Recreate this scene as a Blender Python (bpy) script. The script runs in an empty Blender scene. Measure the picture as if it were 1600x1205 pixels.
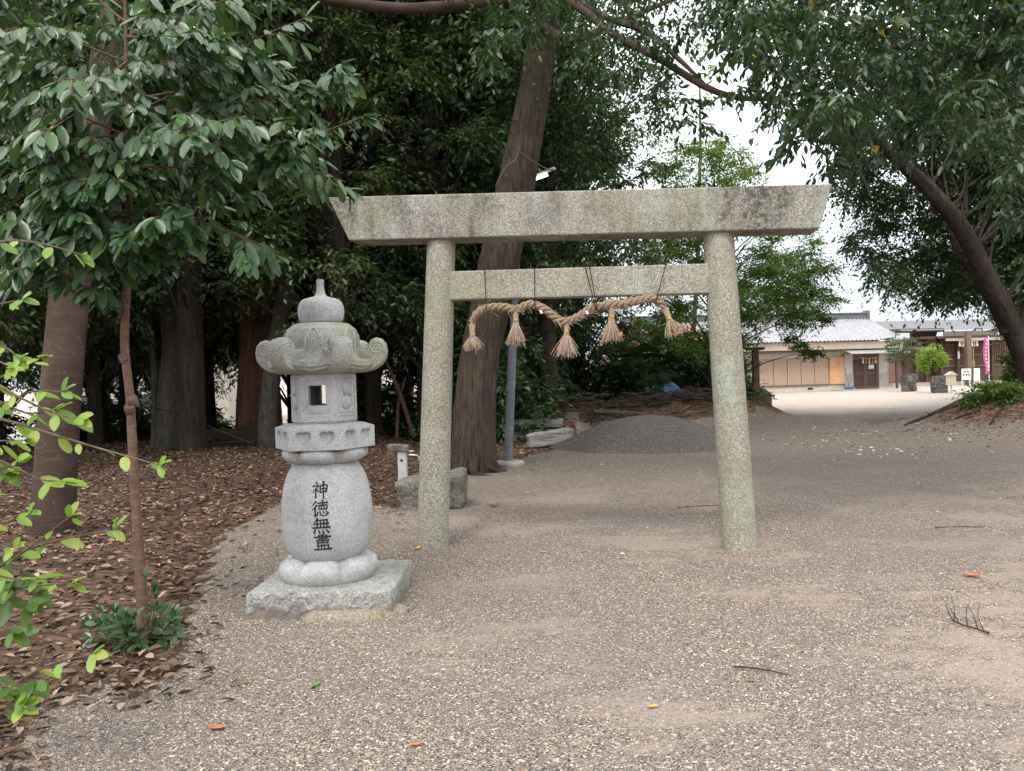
import bpy, bmesh, math, random
import numpy as np
from mathutils import Vector, Matrix
R_ = math.radians
rng = np.random.default_rng(7)
random.seed(7)
sc = bpy.context.scene
COL = sc.collection

# ------------------------------------------------------------------ camera
EYE = np.array((0.0, 0.0, 1.55)); FPX = 1200.0
PITCH, ROLL = R_(0.84), R_(1.6)
_F = np.array((0, math.cos(PITCH), -math.sin(PITCH)))
_U0 = np.array((0, math.sin(PITCH), math.cos(PITCH))); _R0 = np.array((1.0, 0, 0))
_U = _U0*math.cos(ROLL) + _R0*math.sin(ROLL)
_R = _R0*math.cos(ROLL) - _U0*math.sin(ROLL)
cd = bpy.data.cameras.new('camera'); cam = bpy.data.objects.new('camera', cd); COL.objects.link(cam)
cd.sensor_fit = 'HORIZONTAL'; cd.sensor_width = 36; cd.lens = 27; cd.clip_end = 3000; cd.clip_start = .05
cam.matrix_world = Matrix(((_R[0], _U[0], -_F[0], EYE[0]), (_R[1], _U[1], -_F[1], EYE[1]), (_R[2], _U[2], -_F[2], EYE[2]), (0, 0, 0, 1)))
sc.camera = cam

# ------------------------------------------------------------------ light
SUN_EL, SUN_AZ = R_(58), R_(200)       # azimuth measured clockwise from +Y
w = bpy.data.worlds.new('World'); sc.world = w; w.use_nodes = True
nt = w.node_tree; nt.nodes.clear()
sky = nt.nodes.new('ShaderNodeTexSky'); sky.sky_type = 'NISHITA'; sky.sun_disc = False
sky.sun_elevation = SUN_EL; sky.sun_rotation = SUN_AZ; sky.dust_density = 3
tc = nt.nodes.new('ShaderNodeTexCoord'); nz = nt.nodes.new('ShaderNodeTexNoise')
nz.inputs['Scale'].default_value = 2.5; nz.inputs['Detail'].default_value = 5
mr = nt.nodes.new('ShaderNodeMapRange'); mr.inputs[1].default_value = .35; mr.inputs[2].default_value = .7
mr.inputs[3].default_value = .98; mr.inputs[4].default_value = .62
mx = nt.nodes.new('ShaderNodeMix'); mx.data_type = 'RGBA'; mx.inputs['B'].default_value = (12.0, 12.3, 12.8, 1)
sx = nt.nodes.new('ShaderNodeSeparateXYZ'); rp_ = nt.nodes.new('ShaderNodeValToRGB'); vm = nt.nodes.new('ShaderNodeVectorMath'); vm.operation = 'SCALE'; vm.inputs['Scale'].default_value = 14
for p_, c_ in ((0, (.30, .33, .37, 1)), (.12, (.42, .445, .475, 1)), (.3, (.72, .73, .75, 1))):
    e_ = rp_.color_ramp.elements[0] if p_ == 0 else rp_.color_ramp.elements.new(p_)
    e_.position = p_; e_.color = c_
rp_.color_ramp.elements[-1].color = (1, 1, 1, 1)
nt.links.new(tc.outputs['Generated'], sx.inputs[0]); nt.links.new(sx.outputs[2], rp_.inputs[0]); nt.links.new(rp_.outputs[0], vm.inputs[0]); nt.links.new(vm.outputs[0], mx.inputs['B'])
bg = nt.nodes.new('ShaderNodeBackground'); bg.inputs[1].default_value = .125
wo = nt.nodes.new('ShaderNodeOutputWorld')
nt.links.new(tc.outputs['Generated'], nz.inputs['Vector']); nt.links.new(nz.outputs['Fac'], mr.inputs[0])
nt.links.new(mr.outputs[0], mx.inputs['Factor']); nt.links.new(sky.outputs[0], mx.inputs['A'])
nt.links.new(mx.outputs['Result'], bg.inputs[0]); nt.links.new(bg.outputs[0], wo.inputs[0])
sl = bpy.data.lights.new('sun', 'SUN'); sl.energy = 1.2; sl.angle = R_(14); sl.color = (1, .95, .87)
so = bpy.data.objects.new('sun', sl); COL.objects.link(so)
sd = Vector((math.sin(SUN_AZ)*math.cos(SUN_EL), math.cos(SUN_AZ)*math.cos(SUN_EL), math.sin(SUN_EL)))
so.rotation_euler = sd.to_track_quat('Z', 'Y').to_euler(); so.location = (0, -10, 30)
vs = sc.view_settings; vs.view_transform = 'Standard'; vs.look = 'None'; vs.gamma = 1; vs.exposure = 0.84
cy = sc.cycles; cy.max_bounces = 5; cy.diffuse_bounces = 3; cy.glossy_bounces = 2; cy.transmission_bounces = 3
cy.transparent_max_bounces = 4; cy.caustics_reflective = False; cy.caustics_refractive = False
cy.use_denoising = True; cy.use_adaptive_sampling = True; cy.adaptive_threshold = .02

# ------------------------------------------------------------------ placing helpers
def ray(px, py):
    return _F + _R*((px-800)/FPX) + _U*((602.5-py)/FPX)
def at(px, py, d):
    return EYE + ray(px, py)*d
def ground(px, py, z=0.0):
    r = ray(px, py); return EYE + r*((z-EYE[2])/r[2])
def unit(v):
    v = np.asarray(v, float); return v/(np.linalg.norm(v)+1e-12)
def unitn(v):
    return v/(np.linalg.norm(v, axis=1, keepdims=True)+1e-12)
def spline(pts, n):
    P = np.asarray(pts, float)
    if len(P) < 3:
        t = np.linspace(0, 1, n)[:, None]; return P[0]*(1-t)+P[-1]*t
    P = np.vstack((2*P[0]-P[1], P, 2*P[-1]-P[-2])); m = len(P)-3
    out = []
    for s in np.linspace(0, m-1e-6, n):
        i = int(s); t = s-i; a, b, c, d = P[i:i+4]
        out.append(.5*((2*b)+(c-a)*t+(2*a-5*b+4*c-d)*t*t+(3*b-a-3*c+d)*t**3))
    return np.array(out)
def smooth(a, b, x):
    t = np.clip((x-a)/(b-a), 0, 1); return t*t*(3-2*t)

# ------------------------------------------------------------------ materials
class NT:
    def __init__(s, name):
        s.m = bpy.data.materials.new(name); s.m.use_nodes = True; s.t = s.m.node_tree
        s.t.nodes.clear(); s.out = s.t.nodes.new('ShaderNodeOutputMaterial')
        s.b = s.t.nodes.new('ShaderNodeBsdfPrincipled'); s.t.links.new(s.b.outputs[0], s.out.inputs[0])
        s.tc = s.t.nodes.new('ShaderNodeTexCoord'); s.co = s.tc.outputs['Object']
    def link(s, a, b): s.t.links.new(a, b)
    def put(s, inp, v):
        if isinstance(v, bpy.types.NodeSocket): s.link(v, inp)
        elif isinstance(v, tuple) and len(v) == 3 and inp.type == 'RGBA': inp.default_value = (*v, 1)
        else: inp.default_value = v
    def map(s, scale=(1, 1, 1), co=None, loc=(0, 0, 0)):
        n = s.t.nodes.new('ShaderNodeMapping'); n.inputs['Scale'].default_value = scale; n.inputs['Location'].default_value = loc
        s.link(co or s.co, n.inputs[0]); return n.outputs[0]
    def noise(s, scale, detail=4, rough=.55, co=None, out='Fac', dist=0):
        n = s.t.nodes.new('ShaderNodeTexNoise'); n.inputs['Scale'].default_value = scale; n.inputs['Detail'].default_value = detail
        n.inputs['Roughness'].default_value = rough; n.inputs['Distortion'].default_value = dist
        s.link(co or s.co, n.inputs['Vector']); return n.outputs[out]
    def vor(s, scale, co=None, out='Color', feature='F1', rnd=1):
        n = s.t.nodes.new('ShaderNodeTexVoronoi'); n.feature = feature; n.inputs['Scale'].default_value = scale
        n.inputs['Randomness'].default_value = rnd
        s.link(co or s.co, n.inputs['Vector']); return n.outputs[out]
    def rng(s, v, a, b, c=0, d=1, sm=False):
        n = s.t.nodes.new('ShaderNodeMapRange'); s.put(n.inputs[0], v)
        if sm: n.interpolation_type = 'SMOOTHSTEP'
        for i, q in enumerate((a, b, c, d)): n.inputs[i+1].default_value = q
        return n.outputs[0]
    def ramp(s, v, stops, const=False):
        n = s.t.nodes.new('ShaderNodeValToRGB'); e = n.color_ramp.elements
        if const: n.color_ramp.interpolation = 'CONSTANT'
        while len(e) < len(stops): e.new(.5)
        for k, (p, c) in enumerate(stops): e[k].position = p; e[k].color = (*c, 1)
        s.put(n.inputs[0], v); return n.outputs[0]
    def mix(s, f, a, b, mode='MIX'):
        n = s.t.nodes.new('ShaderNodeMix'); n.data_type = 'RGBA'; n.blend_type = mode
        s.put(n.inputs['Factor'], f); s.put(n.inputs['A'], a); s.put(n.inputs['B'], b); return n.outputs['Result']
    def math(s, op, a, b=0.0):
        n = s.t.nodes.new('ShaderNodeMath'); n.operation = op; s.put(n.inputs[0], a); s.put(n.inputs[1], b); return n.outputs[0]
    def sep(s, v):
        n = s.t.nodes.new('ShaderNodeSeparateXYZ'); s.link(v, n.inputs[0]); return n.outputs
    def bump(s, h, strength=.5, dist=.01, normal=None):
        n = s.t.nodes.new('ShaderNodeBump'); n.inputs['Strength'].default_value = strength; n.inputs['Distance'].default_value = dist
        s.link(h, n.inputs['Height'])
        if normal: s.link(normal, n.inputs['Normal'])
        s.link(n.outputs[0], s.b.inputs['Normal']); return n.outputs[0]
    def island(s):
        n = s.t.nodes.new('ShaderNodeNewGeometry'); return n.outputs['Random Per Island']
    def attr(s, name):
        n = s.t.nodes.new('ShaderNodeAttribute'); n.attribute_name = name; return n.outputs['Fac']
    def col(s, c, rough=.9, spec=.3):
        s.put(s.b.inputs['Base Color'], c); s.put(s.b.inputs['Roughness'], rough); s.b.inputs['Specular IOR Level'].default_value = spec
        return s.m

def m_plain(name, c, rough=.8, var=.25, scale=6, metal=0, bump=0):
    n = NT(name); f = n.noise(scale, 5, .6)
    a = tuple(x*(1-var) for x in c); b = tuple(min(1, x*(1+var)) for x in c)
    col = n.mix(n.rng(f, .3, .7), a, b); n.b.inputs['Metallic'].default_value = metal
    if bump: n.bump(n.noise(scale*8, 3), bump, .01)
    return n.col(col, rough)

def m_granite(name, base, dark, speck=70, stain=None, amount=0., moss=None, mamount=0., lichen=0., streak=False, bump=.35, spk=(.42, .6)):
    n = NT(name)
    g = n.noise(speck, 3, .7); c = n.mix(n.rng(g, spk[0], spk[1]), dark, base)
    v = n.vor(speck*1.3, out='Color'); c = n.mix(n.rng(n.sep(v)[0], .80, .9, 0, .55), c, tuple(x*.3 for x in dark))
    c = n.mix(n.rng(n.sep(v)[1], .8, .9, 0, .5), c, tuple(min(.8, x*1.35) for x in base))
    big = n.noise(1.6, 6, .6); c = n.mix(n.rng(big, .3, .75, 0, .4), c, tuple(x*.72 for x in base))
    if stain:
        co = n.map((1.3, 1.3, .35) if streak else (1.6, 1.6, 1.6), loc=(3.1, 1.7, 0))
        s1 = n.noise(2.1, 6, .68, co); fine = n.noise(26, 4, .75)
        k = n.math('MULTIPLY', n.rng(s1, .42, .62, 0, 1), n.rng(fine, .36, .6, .15, 1))
        c = n.mix(n.math('MULTIPLY', k, amount), c, stain)
    if moss:
        s2 = n.noise(1.7, 5, .65, n.map((1, 1, .8), loc=(9, 4, 2))); k = n.math('MULTIPLY', n.rng(s2, .45, .68), n.rng(n.noise(34, 3, .7), .35, .6, .3, 1))
        c = n.mix(n.math('MULTIPLY', k, mamount), c, moss)
    if lichen:
        s3 = n.noise(2.6, 5, .7, n.map((1, 1, .5), loc=(5, 8, 1))); k = n.math('MULTIPLY', n.rng(s3, .57, .64), n.rng(n.noise(18, 4, .7), .4, .55, .2, 1))
        c = n.mix(n.math('MULTIPLY', k, lichen), c, (.36, .45, .38))
    n.bump(n.math('ADD', n.noise(speck*.9, 3, .7), n.math('MULTIPLY', n.noise(9, 3), .6)), bump, .012)
    return n.col(c, .9, .25)

def m_bark(name, a, b, sx=9, sz=1.2, bump=.8, band=False, ridge=.03, moss=0):
    n = NT(name); co = n.map((sx, sx, sz))
    f = n.noise(1.6, 8, .65, co, dist=.6); c = n.mix(n.rng(f, .3, .7), a, b)
    big = n.noise(.9, 4, .6); c = n.mix(n.rng(big, .35, .7, 0, .55), c, tuple(x*.55 for x in a))
    h = f
    if band:
        f2 = n.noise(3.2, 5, .7, n.map((1.2, 1.2, 11))); c = n.mix(n.rng(f2, .5, .75, 0, .5), c, tuple(min(1, x*1.45) for x in b)); h = n.math('ADD', f, n.math('MULTIPLY', f2, .6))
        sp = n.vor(13, out='Distance'); c = n.mix(n.rng(sp, .05, .12, .5, 0), c, (.32, .27, .22))
    if moss: c = n.mix(n.rng(n.noise(2.5, 6, .7), .5, .7, 0, moss), c, (.07, .09, .04))
    n.bump(h, bump, ridge); return n.col(c, .92, .15)

def m_leaf(name, cols, rough=.42, trans=.3, tcol=(.16, .30, .03), spec=.5):
    n = NT(name); i = n.island()
    st = [(k/max(1, len(cols)-1), c) for k, c in enumerate(cols)]
    c = n.ramp(i, st); c = n.mix(n.rng(n.noise(9, 3), .3, .7, 0, .35), c, tuple(x*.6 for x in cols[0]))
    n.col(c, rough, spec)
    tr = n.t.nodes.new('ShaderNodeBsdfTranslucent'); n.put(tr.inputs[0], n.mix(.5, c, tcol))
    ms = n.t.nodes.new('ShaderNodeMixShader'); ms.inputs[0].default_value = trans
    n.link(n.b.outputs[0], ms.inputs[1]); n.link(tr.outputs[0], ms.inputs[2]); n.link(ms.outputs[0], n.out.inputs[0])
    return n.m

def m_ground():
    n = NT('gravel_and_litter'); co = n.co
    wob = n.noise(6, 4, .7)
    # gravel grains
    v1 = n.vor(118, co); r1, g1, b1 = n.sep(v1)[:3]
    stones = n.ramp(r1, [(0, (.03, .028, .028)), (.16, (.11, .09, .078)), (.34, (.20, .165, .135)), (.48, (.31, .24, .18)), (.58, (.36, .22, .135)), (.66, (.13, .12, .112)), (.76, (.40, .33, .26)), (.90, (.72, .63, .52))], True)
    v2 = n.vor(210, co); st2 = n.ramp(n.sep(v2)[0], [(0, (.055, .052, .052)), (.4, (.19, .155, .132)), (.75, (.38, .31, .26))], True)
    stones = n.mix(n.rng(n.noise(38, 2), .45, .55), stones, st2)
    sand = n.mix(n.noise(140, 3, .7), (.22, .175, .145), (.42, .34, .275))
    pm = n.noise(.55, 6, .62, n.map((1, 1.5, 1))); pm2 = n.noise(4.5, 5, .7, n.map((.7, 2.0, 1)))
    patch = n.rng(n.math('ADD', n.math('MULTIPLY', pm, .75), n.math('MULTIPLY', pm2, .3)), .53, .60, 0, .85)
    patch = n.math('MULTIPLY', n.math('MULTIPLY', patch, n.attr('sandy')), n.rng(n.noise(30, 4, .75), .36, .52, .25, 1))
    g = n.mix(patch, stones, sand)
    g = n.mix(n.rng(n.noise(.35, 4, .6), .4, .65, 0, .35), g, (.17, .15, .14))
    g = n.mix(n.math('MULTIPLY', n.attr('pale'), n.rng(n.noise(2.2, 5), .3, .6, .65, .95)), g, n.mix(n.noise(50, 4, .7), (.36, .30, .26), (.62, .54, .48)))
    # canopy shade put into the colour: a darker, pale-flecked ground tone
    soil_shade = n.mix(n.noise(60, 4, .7), (.065, .054, .046), (.20, .165, .138))
    soil_shade = n.mix(n.rng(n.sep(n.vor(55, co))[0], .955, .965, 0, .8), soil_shade, (.55, .5, .42))
    sm = n.rng(n.math('ADD', n.attr('soil_shade'), n.math('MULTIPLY', n.math('SUBTRACT', n.noise(1.3, 6, .65), .5), .8)), .2, .95)
    g = n.mix(n.math('MULTIPLY', sm, .78), g, soil_shade)
    # leaf litter
    lv = n.vor(17, n.map((1, 1.7, 1), co), out='Color'); lit = n.ramp(n.sep(lv)[0], [(0, (.04, .023, .016)), (.35, (.085, .048, .032)), (.65, (.14, .082, .055)), (1, (.21, .135, .09))])
    lit = n.mix(n.rng(n.noise(1.1, 5), .35, .7, 0, .6), lit, (.055, .035, .025))
    lm = n.rng(n.math('ADD', n.attr('litter'), n.math('MULTIPLY', n.math('SUBTRACT', wob, .5), .7)), .4, .62)
    c = n.mix(lm, g, lit)
    h = n.math('ADD', n.vor(118, co, 'Distance'), n.math('MULTIPLY', n.noise(16, 4), 1.2))
    n.bump(n.math('ADD', h, n.math('MULTIPLY', n.vor(17, n.map((1, 1.7, 1), co), 'Distance'), 1.0)), .55, .012)
    return n.col(c, .95, .2)

M = {}
M['ground'] = m_ground()
def m_heap():
    n = NT('grey_gravel'); c = n.ramp(n.sep(n.vor(80))[0], [(0, (.06, .055, .052)), (.4, (.12, .107, .098)), (.75, (.18, .16, .145)), (.96, (.29, .26, .23))], True)
    c = n.mix(n.rng(n.noise(3, 5), .35, .7, 0, .6), c, (.12, .102, .09)); n.bump(n.math('ADD', n.vor(45, None, 'Distance'), n.noise(9, 5)), .9, .03); return n.col(c, .95, .2)
M['heap'] = m_heap()
M['torii'] = m_granite('weathered_granite', (.47, .445, .39), (.15, .138, .118), 92, (.055, .048, .04), .95, (.17, .17, .075), .55, .4, True)
M['torii_post'] = m_granite('mossy_granite', (.50, .475, .405), (.15, .138, .11), 88, (.13, .11, .08), .35, (.23, .225, .105), .5, .5)
M['lantern'] = m_granite('pale_granite', (.62, .62, .62), (.30, .30, .31), 190, (.19, .19, .165), .5, (.27, .28, .17), .3, 0, bump=.2)
M['lantern_moss'] = m_granite('mossy_pale_granite', (.50, .49, .45), (.24, .24, .22), 170, (.15, .15, .12), .6, (.23, .24, .12), .85, 0, bump=.3)
def m_plinth():
    m = m_granite('rough_granite', (.50, .50, .48), (.26, .26, .255), 70, (.16, .14, .115), .7, (.2, .2, .12), .4, 0, bump=.9)
    n = NT.__new__(NT); n.m = m; n.t = m.node_tree; n.b = [x for x in n.t.nodes if x.type == 'BSDF_PRINCIPLED'][0]; n.tc = [x for x in n.t.nodes if x.type == 'TEX_COORD'][0]; n.co = n.tc.outputs['Object']
    src = n.b.inputs['Base Color'].links[0].from_socket; z = n.sep(n.co)[2]
    k = n.math('ADD', n.noise(9, 4, .6), n.math('MULTIPLY', z, -2.6)); n.put(n.b.inputs['Base Color'], n.mix(n.rng(k, .28, .33, 0, .85), src, (.20, .165, .145))); return m
M['plinth'] = m_plinth()
_ = (lambda *a, **k: 0)('rough_granite', (.50, .50, .48), (.26, .26, .255), 70, (.14, .115, .1), .95, (.2, .2, .12), .5, 0, bump=.9)
M['mortar'] = m_granite('old_mortar', (.36, .31, .24), (.2, .17, .13), 60, (.1, .09, .06), .5, (.17, .16, .08), .9, 0, bump=.6)
M['field_stone'] = m_granite('field_stone', (.27, .25, .22), (.13, .12, .105), 50, (.06, .055, .045), .7, (.12, .13, .06), .5, 0, bump=.9)
M['slab'] = m_granite('slab_stone', (.40, .39, .37), (.19, .185, .175), 55, (.11, .10, .09), .5, (.16, .16, .10), .2, .1, bump=.9)
M['ink'] = m_plain('carved_ink', (.025, .026, .03), .85, .5, 60)
M['bark_red'] = m_bark('stringy_red_bark', (.05, .024, .016), (.16, .078, .052), 11, .9, 1, ridge=.06)
M['bark_brown'] = m_bark('ridged_brown_bark', (.036, .027, .021), (.15, .113, .086), 13, 1.5, 1, ridge=.09)
M['bark_smooth'] = m_bark('smooth_brown_bark', (.055, .037, .029), (.112, .078, .062), 3, 2.0, .5, True, .012)
M['bark_sapling'] = m_bark('sapling_bark', (.105, .062, .042), (.21, .135, .098), 16, 8, .5, True, .006)
M['bark_grey'] = m_bark('grey_bark', (.045, .04, .034), (.15, .13, .108), 8, 2.2, .8, ridge=.02, moss=.5)
M['bark_dark'] = m_bark('dark_bark', (.022, .017, .014), (.085, .064, .053), 8, 2.0, .9, ridge=.03)
M['twig'] = m_bark('twig_bark', (.07, .05, .038), (.2, .15, .11), 20, 6, .4, ridge=.005)
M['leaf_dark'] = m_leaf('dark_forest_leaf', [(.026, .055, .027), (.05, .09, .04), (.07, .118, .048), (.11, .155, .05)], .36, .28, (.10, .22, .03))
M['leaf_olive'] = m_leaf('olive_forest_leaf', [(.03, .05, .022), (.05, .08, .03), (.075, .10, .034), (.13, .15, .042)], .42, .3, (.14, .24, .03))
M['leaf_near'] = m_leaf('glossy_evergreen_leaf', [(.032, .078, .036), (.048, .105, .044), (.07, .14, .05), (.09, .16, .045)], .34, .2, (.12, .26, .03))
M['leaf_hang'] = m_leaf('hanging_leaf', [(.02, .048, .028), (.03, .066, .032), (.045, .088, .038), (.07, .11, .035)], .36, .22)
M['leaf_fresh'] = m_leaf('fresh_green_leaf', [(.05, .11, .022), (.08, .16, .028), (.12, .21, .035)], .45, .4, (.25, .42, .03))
M['leaf_lime'] = m_leaf('lime_young_leaf', [(.13, .27, .03), (.19, .34, .04), (.26, .39, .055), (.36, .40, .09)], .4, .38, (.4, .55, .03))
M['leaf_yellow'] = m_leaf('yellowed_leaf', [(.5, .36, .03), (.62, .42, .05)], .5, .3, (.6, .4, .03))
M['leaf_basal'] = m_leaf('deep_green_shoot_leaf', [(.025, .065, .02), (.04, .095, .03), (.065, .13, .038)], .3, .12)
M['leaf_palm'] = m_leaf('palm_leaf', [(.07, .12, .05), (.12, .17, .08)], .4, .3)
M['litter'] = None
def m_litter():
    n = NT('dead_leaf'); c = n.ramp(n.island(), [(0, (.045, .028, .02)), (.3, (.10, .063, .044)), (.55, (.165, .108, .075)), (.75, (.25, .175, .125)), (.93, (.37, .29, .22)), (1, (.32, .15, .07))])
    return n.col(c, .8, .25)
M['litter'] = m_litter()
M['orange_leaf'] = m_plain('orange_leaf', (.46, .17, .075), .6, .35, 30)
M['yellow_leaf'] = m_plain('yellow_leaf', (.60, .36, .05), .6, .3, 30)
M['green_leaf'] = m_plain('green_leaf', (.11, .22, .05), .5, .3, 30)
M['brown_leaf'] = m_plain('brown_leaf', (.2, .10, .06), .7, .3, 30)
M['rope'] = m_plain('straw_rope', (.34, .245, .165), .9, .45, 70, bump=.8)
M['straw'] = m_plain('straw', (.40, .30, .215), .9, .35, 40)
M['gold'] = m_plain('gold_wire', (.50, .34, .13), .45, .1, 20, .5)
M['cord'] = m_plain('black_cord', (.012, .012, .012), .8, .2, 20)
M['paper'] = m_plain('white_paper', (.78, .77, .74), .8, .05, 10)
M['pole'] = m_plain('grey_blue_steel', (.17, .178, .20), .55, .3, 9)
M['lamp_white'] = m_plain('lamp_housing', (.55, .55, .52), .5, .15, 10)
M['concrete'] = m_plain('concrete', (.34, .31, .28), .9, .25, 14, bump=.4)
M['tap_post'] = m_plain('pale_plastic', (.50, .50, .48), .5, .12, 12)
M['chrome'] = m_plain('chrome', (.5, .5, .5), .25, .1, 10, 1)
M['hole'] = m_plain('black_hole', (.01, .01, .01), .9, .1, 10)
M['tarp'] = m_plain('blue_tarp', (.10, .27, .62), .5, .3, 5, bump=.6)
M['beige'] = m_plain('beige_board', (.46, .38, .30), .7, .12, 2)
M['cream'] = m_plain('cream_plaster', (.55, .51, .45), .85, .12, 3)
M['greywall'] = m_plain('grey_mortar_wall', (.40, .38, .36), .9, .15, 3)
M['ply'] = m_plain('orange_plywood', (.62, .36, .21), .6, .15, 3)
M['darkwood'] = m_plain('dark_wood', (.095, .062, .048), .7, .25, 8)
M['midwood'] = m_plain('brown_wood', (.17, .11, .085), .75, .25, 6)
M['plumwood'] = m_plain('plum_wood', (.20, .115, .105), .8, .2, 5)
M['palewood'] = m_plain('pale_wood', (.42, .30, .21), .8, .2, 6)
M['tile'] = m_plain('silver_tile', (.31, .31, .33), .6, .2, 4)
M['tile_dark'] = m_plain('grey_tile', (.13, .13, .14), .5, .2, 4)
M['tin'] = m_plain('galvanised_sheet', (.46, .50, .52), .35, .15, 3, .4)
M['pink'] = m_plain('pink_cloth', (.52, .09, .26), .8, .12, 5)
M['white'] = m_plain('white_paint', (.76, .76, .74), .6, .06, 6)
M['boxcream'] = m_plain('cream_box', (.62, .55, .42), .7, .1, 6)
M['blue'] = m_plain('blue_broom', (.06, .13, .32), .6, .2, 10)
M['rock'] = m_granite('dark_rock', (.21, .195, .185), (.07, .065, .062), 12, (.03, .03, .03), .6, None, 0, 0, bump=1)
M['pale_stone'] = m_granite('pale_stone', (.58, .54, .50), (.34, .31, .29), 30, (.2, .18, .17), .4, None, 0, 0, bump=.6)
M['road'] = m_plain('pale_paving', (.50, .49, .47), .9, .12, 2)
M['fence'] = m_plain('grey_fence', (.30, .31, .33), .5, .15, 6)
M['redroof'] = m_plain('red_roof', (.42, .15, .11), .8, .2, 5)
M['glass'] = m_plain('window_glass', (.06, .075, .085), .12, .2, 3)
def m_shutter():
    n = NT('shutter_board'); z = n.sep(n.co)
    c = n.mix(n.rng(n.noise(5, 4, .6, n.map((4, 4, .5))), .3, .7), (.36, .27, .215), (.50, .36, .27))
    st = n.math('FRACT', n.math('MULTIPLY', z[0], 7.0)); c = n.mix(n.rng(st, 0, .12, .55, 0), c, (.16, .11, .085))
    return n.col(c, .7)
M['shutter'] = m_shutter()
def m_emit(name, c, s):
    n = NT(name); n.col(c, .5); n.b.inputs['Emission Color'].default_value = (*c, 1); n.b.inputs['Emission Strength'].default_value = s; return n.m
M['tube'] = m_emit('lit_tube', (.86, 1, .9), 3.0)

# ------------------------------------------------------------------ mesh helpers
class MB:
    def __init__(s): s.V = []; s.F = []; s.n = 0
    def add(s, V, F):
        V = np.asarray(V, float).reshape(-1, 3); s.V.append(V); o = s.n
        s.F += [tuple(i+o for i in f) for f in F]; s.n += len(V); return s
    def box(s, c, size, rz=0, axes=None):
        x, y, z = np.array(size)/2
        V = np.array([(sx*x, sy*y, sz*z) for sz in (-1, 1) for sx, sy in ((-1, -1), (1, -1), (1, 1), (-1, 1))])
        if axes is not None: V = V[:, :1]*axes[0]+V[:, 1:2]*axes[1]+V[:, 2:]*axes[2]
        elif rz:
            cr, sr = math.cos(rz), math.sin(rz); V = np.c_[V[:, 0]*cr-V[:, 1]*sr, V[:, 0]*sr+V[:, 1]*cr, V[:, 2]]
        return s.add(V+np.asarray(c), [(3, 2, 1, 0), (4, 5, 6, 7), (0, 1, 5, 4), (1, 2, 6, 5), (2, 3, 7, 6), (3, 0, 4, 7)])
    def tube(s, P, rad, seg=8, rough=0, ridge=0, seed=0, cap=True):
        P = np.asarray(P, float); n = len(P); rad = np.broadcast_to(np.asarray(rad, float), (n,))
        g = np.random.default_rng(seed+11)
        T = unitn(np.gradient(P, axis=0)); up = np.array((0, 1.0, .0)) if abs(T[0][1]) < .8 else np.array((1.0, 0, 0))
        th = np.linspace(0, 2*np.pi, seg, endpoint=False); V = []
        ph = g.uniform(0, 6.28, 6); prev = unit(np.cross(T[0], up))
        for i in range(n):
            a = unit(prev-T[i]*np.dot(prev, T[i])); prev = a; b = np.cross(T[i], a)
            k = np.ones(seg)
            if ridge: k += ridge*(.5*np.sin(3*th+ph[0]+i*.12)+.35*np.sin(5*th+ph[1]-i*.2)+.3*np.sin(8*th+ph[2]+i*.15))
            if rough: k += g.normal(0, rough, seg)
            V.append(P[i]+(np.cos(th)*k*rad[i])[:, None]*a+(np.sin(th)*k*rad[i])[:, None]*b)
        F = [(i*seg+j, i*seg+(j+1) % seg, (i+1)*seg+(j+1) % seg, (i+1)*seg+j) for i in range(n-1) for j in range(seg)]
        if cap: F += [tuple(range(seg))[::-1], tuple((n-1)*seg+j for j in range(seg))]
        return s.add(np.vstack(V), F)
    def lathe(s, prof, seg=48, fn=None, c=(0, 0, 0)):
        n = len(prof); th = np.linspace(0, 2*np.pi, seg, endpoint=False); V = []
        for i, (r, z) in enumerate(prof):
            rr = np.full(seg, r, float); zz = np.full(seg, z, float)
            if fn: rr, zz = fn(i/(n-1), th, rr, zz)
            V.append(np.c_[np.sin(th)*rr, -np.cos(th)*rr, zz])       # th = 0 looks at the camera (-Y), growing to +X
        F = [(i*seg+j, i*seg+(j+1) % seg, (i+1)*seg+(j+1) % seg, (i+1)*seg+j) for i in range(n-1) for j in range(seg)]
        F += [tuple(range(seg))[::-1], tuple((n-1)*seg+j for j in range(seg))]
        return s.add(np.vstack(V)+np.asarray(c), F)
    def grid(s, G):
        a, b = G.shape[:2]
        return s.add(G.reshape(-1, 3), [(i*b+j, (i+1)*b+j, (i+1)*b+j+1, i*b+j+1) for i in range(a-1) for j in range(b-1)])
    def ball(s, c, r, seg=16, rings=10, noise=0, seed=0, freq=2.2):
        g = np.random.default_rng(seed+5); V = []
        u = np.linspace(0, 2*np.pi, seg, endpoint=False); w = g.uniform(-1, 1, (6, 3))*freq; ph = g.uniform(0, 6.28, 6)
        for v in np.linspace(0.02, np.pi-.02, rings):
            d = np.c_[np.cos(u)*math.sin(v), np.sin(u)*math.sin(v), np.full(seg, math.cos(v))]
            k = 1+noise*np.sin(d@w.T*2+ph).mean(1)*2; V.append(d*k[:, None]*np.asarray(r)+np.asarray(c))
        F = [(i*seg+j, (i+1)*seg+j, (i+1)*seg+(j+1) % seg, i*seg+(j+1) % seg) for i in range(rings-1) for j in range(seg)]
        F += [tuple(range(seg)), tuple((rings-1)*seg+j for j in range(seg))[::-1]]
        return s.add(np.vstack(V), F)

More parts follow.
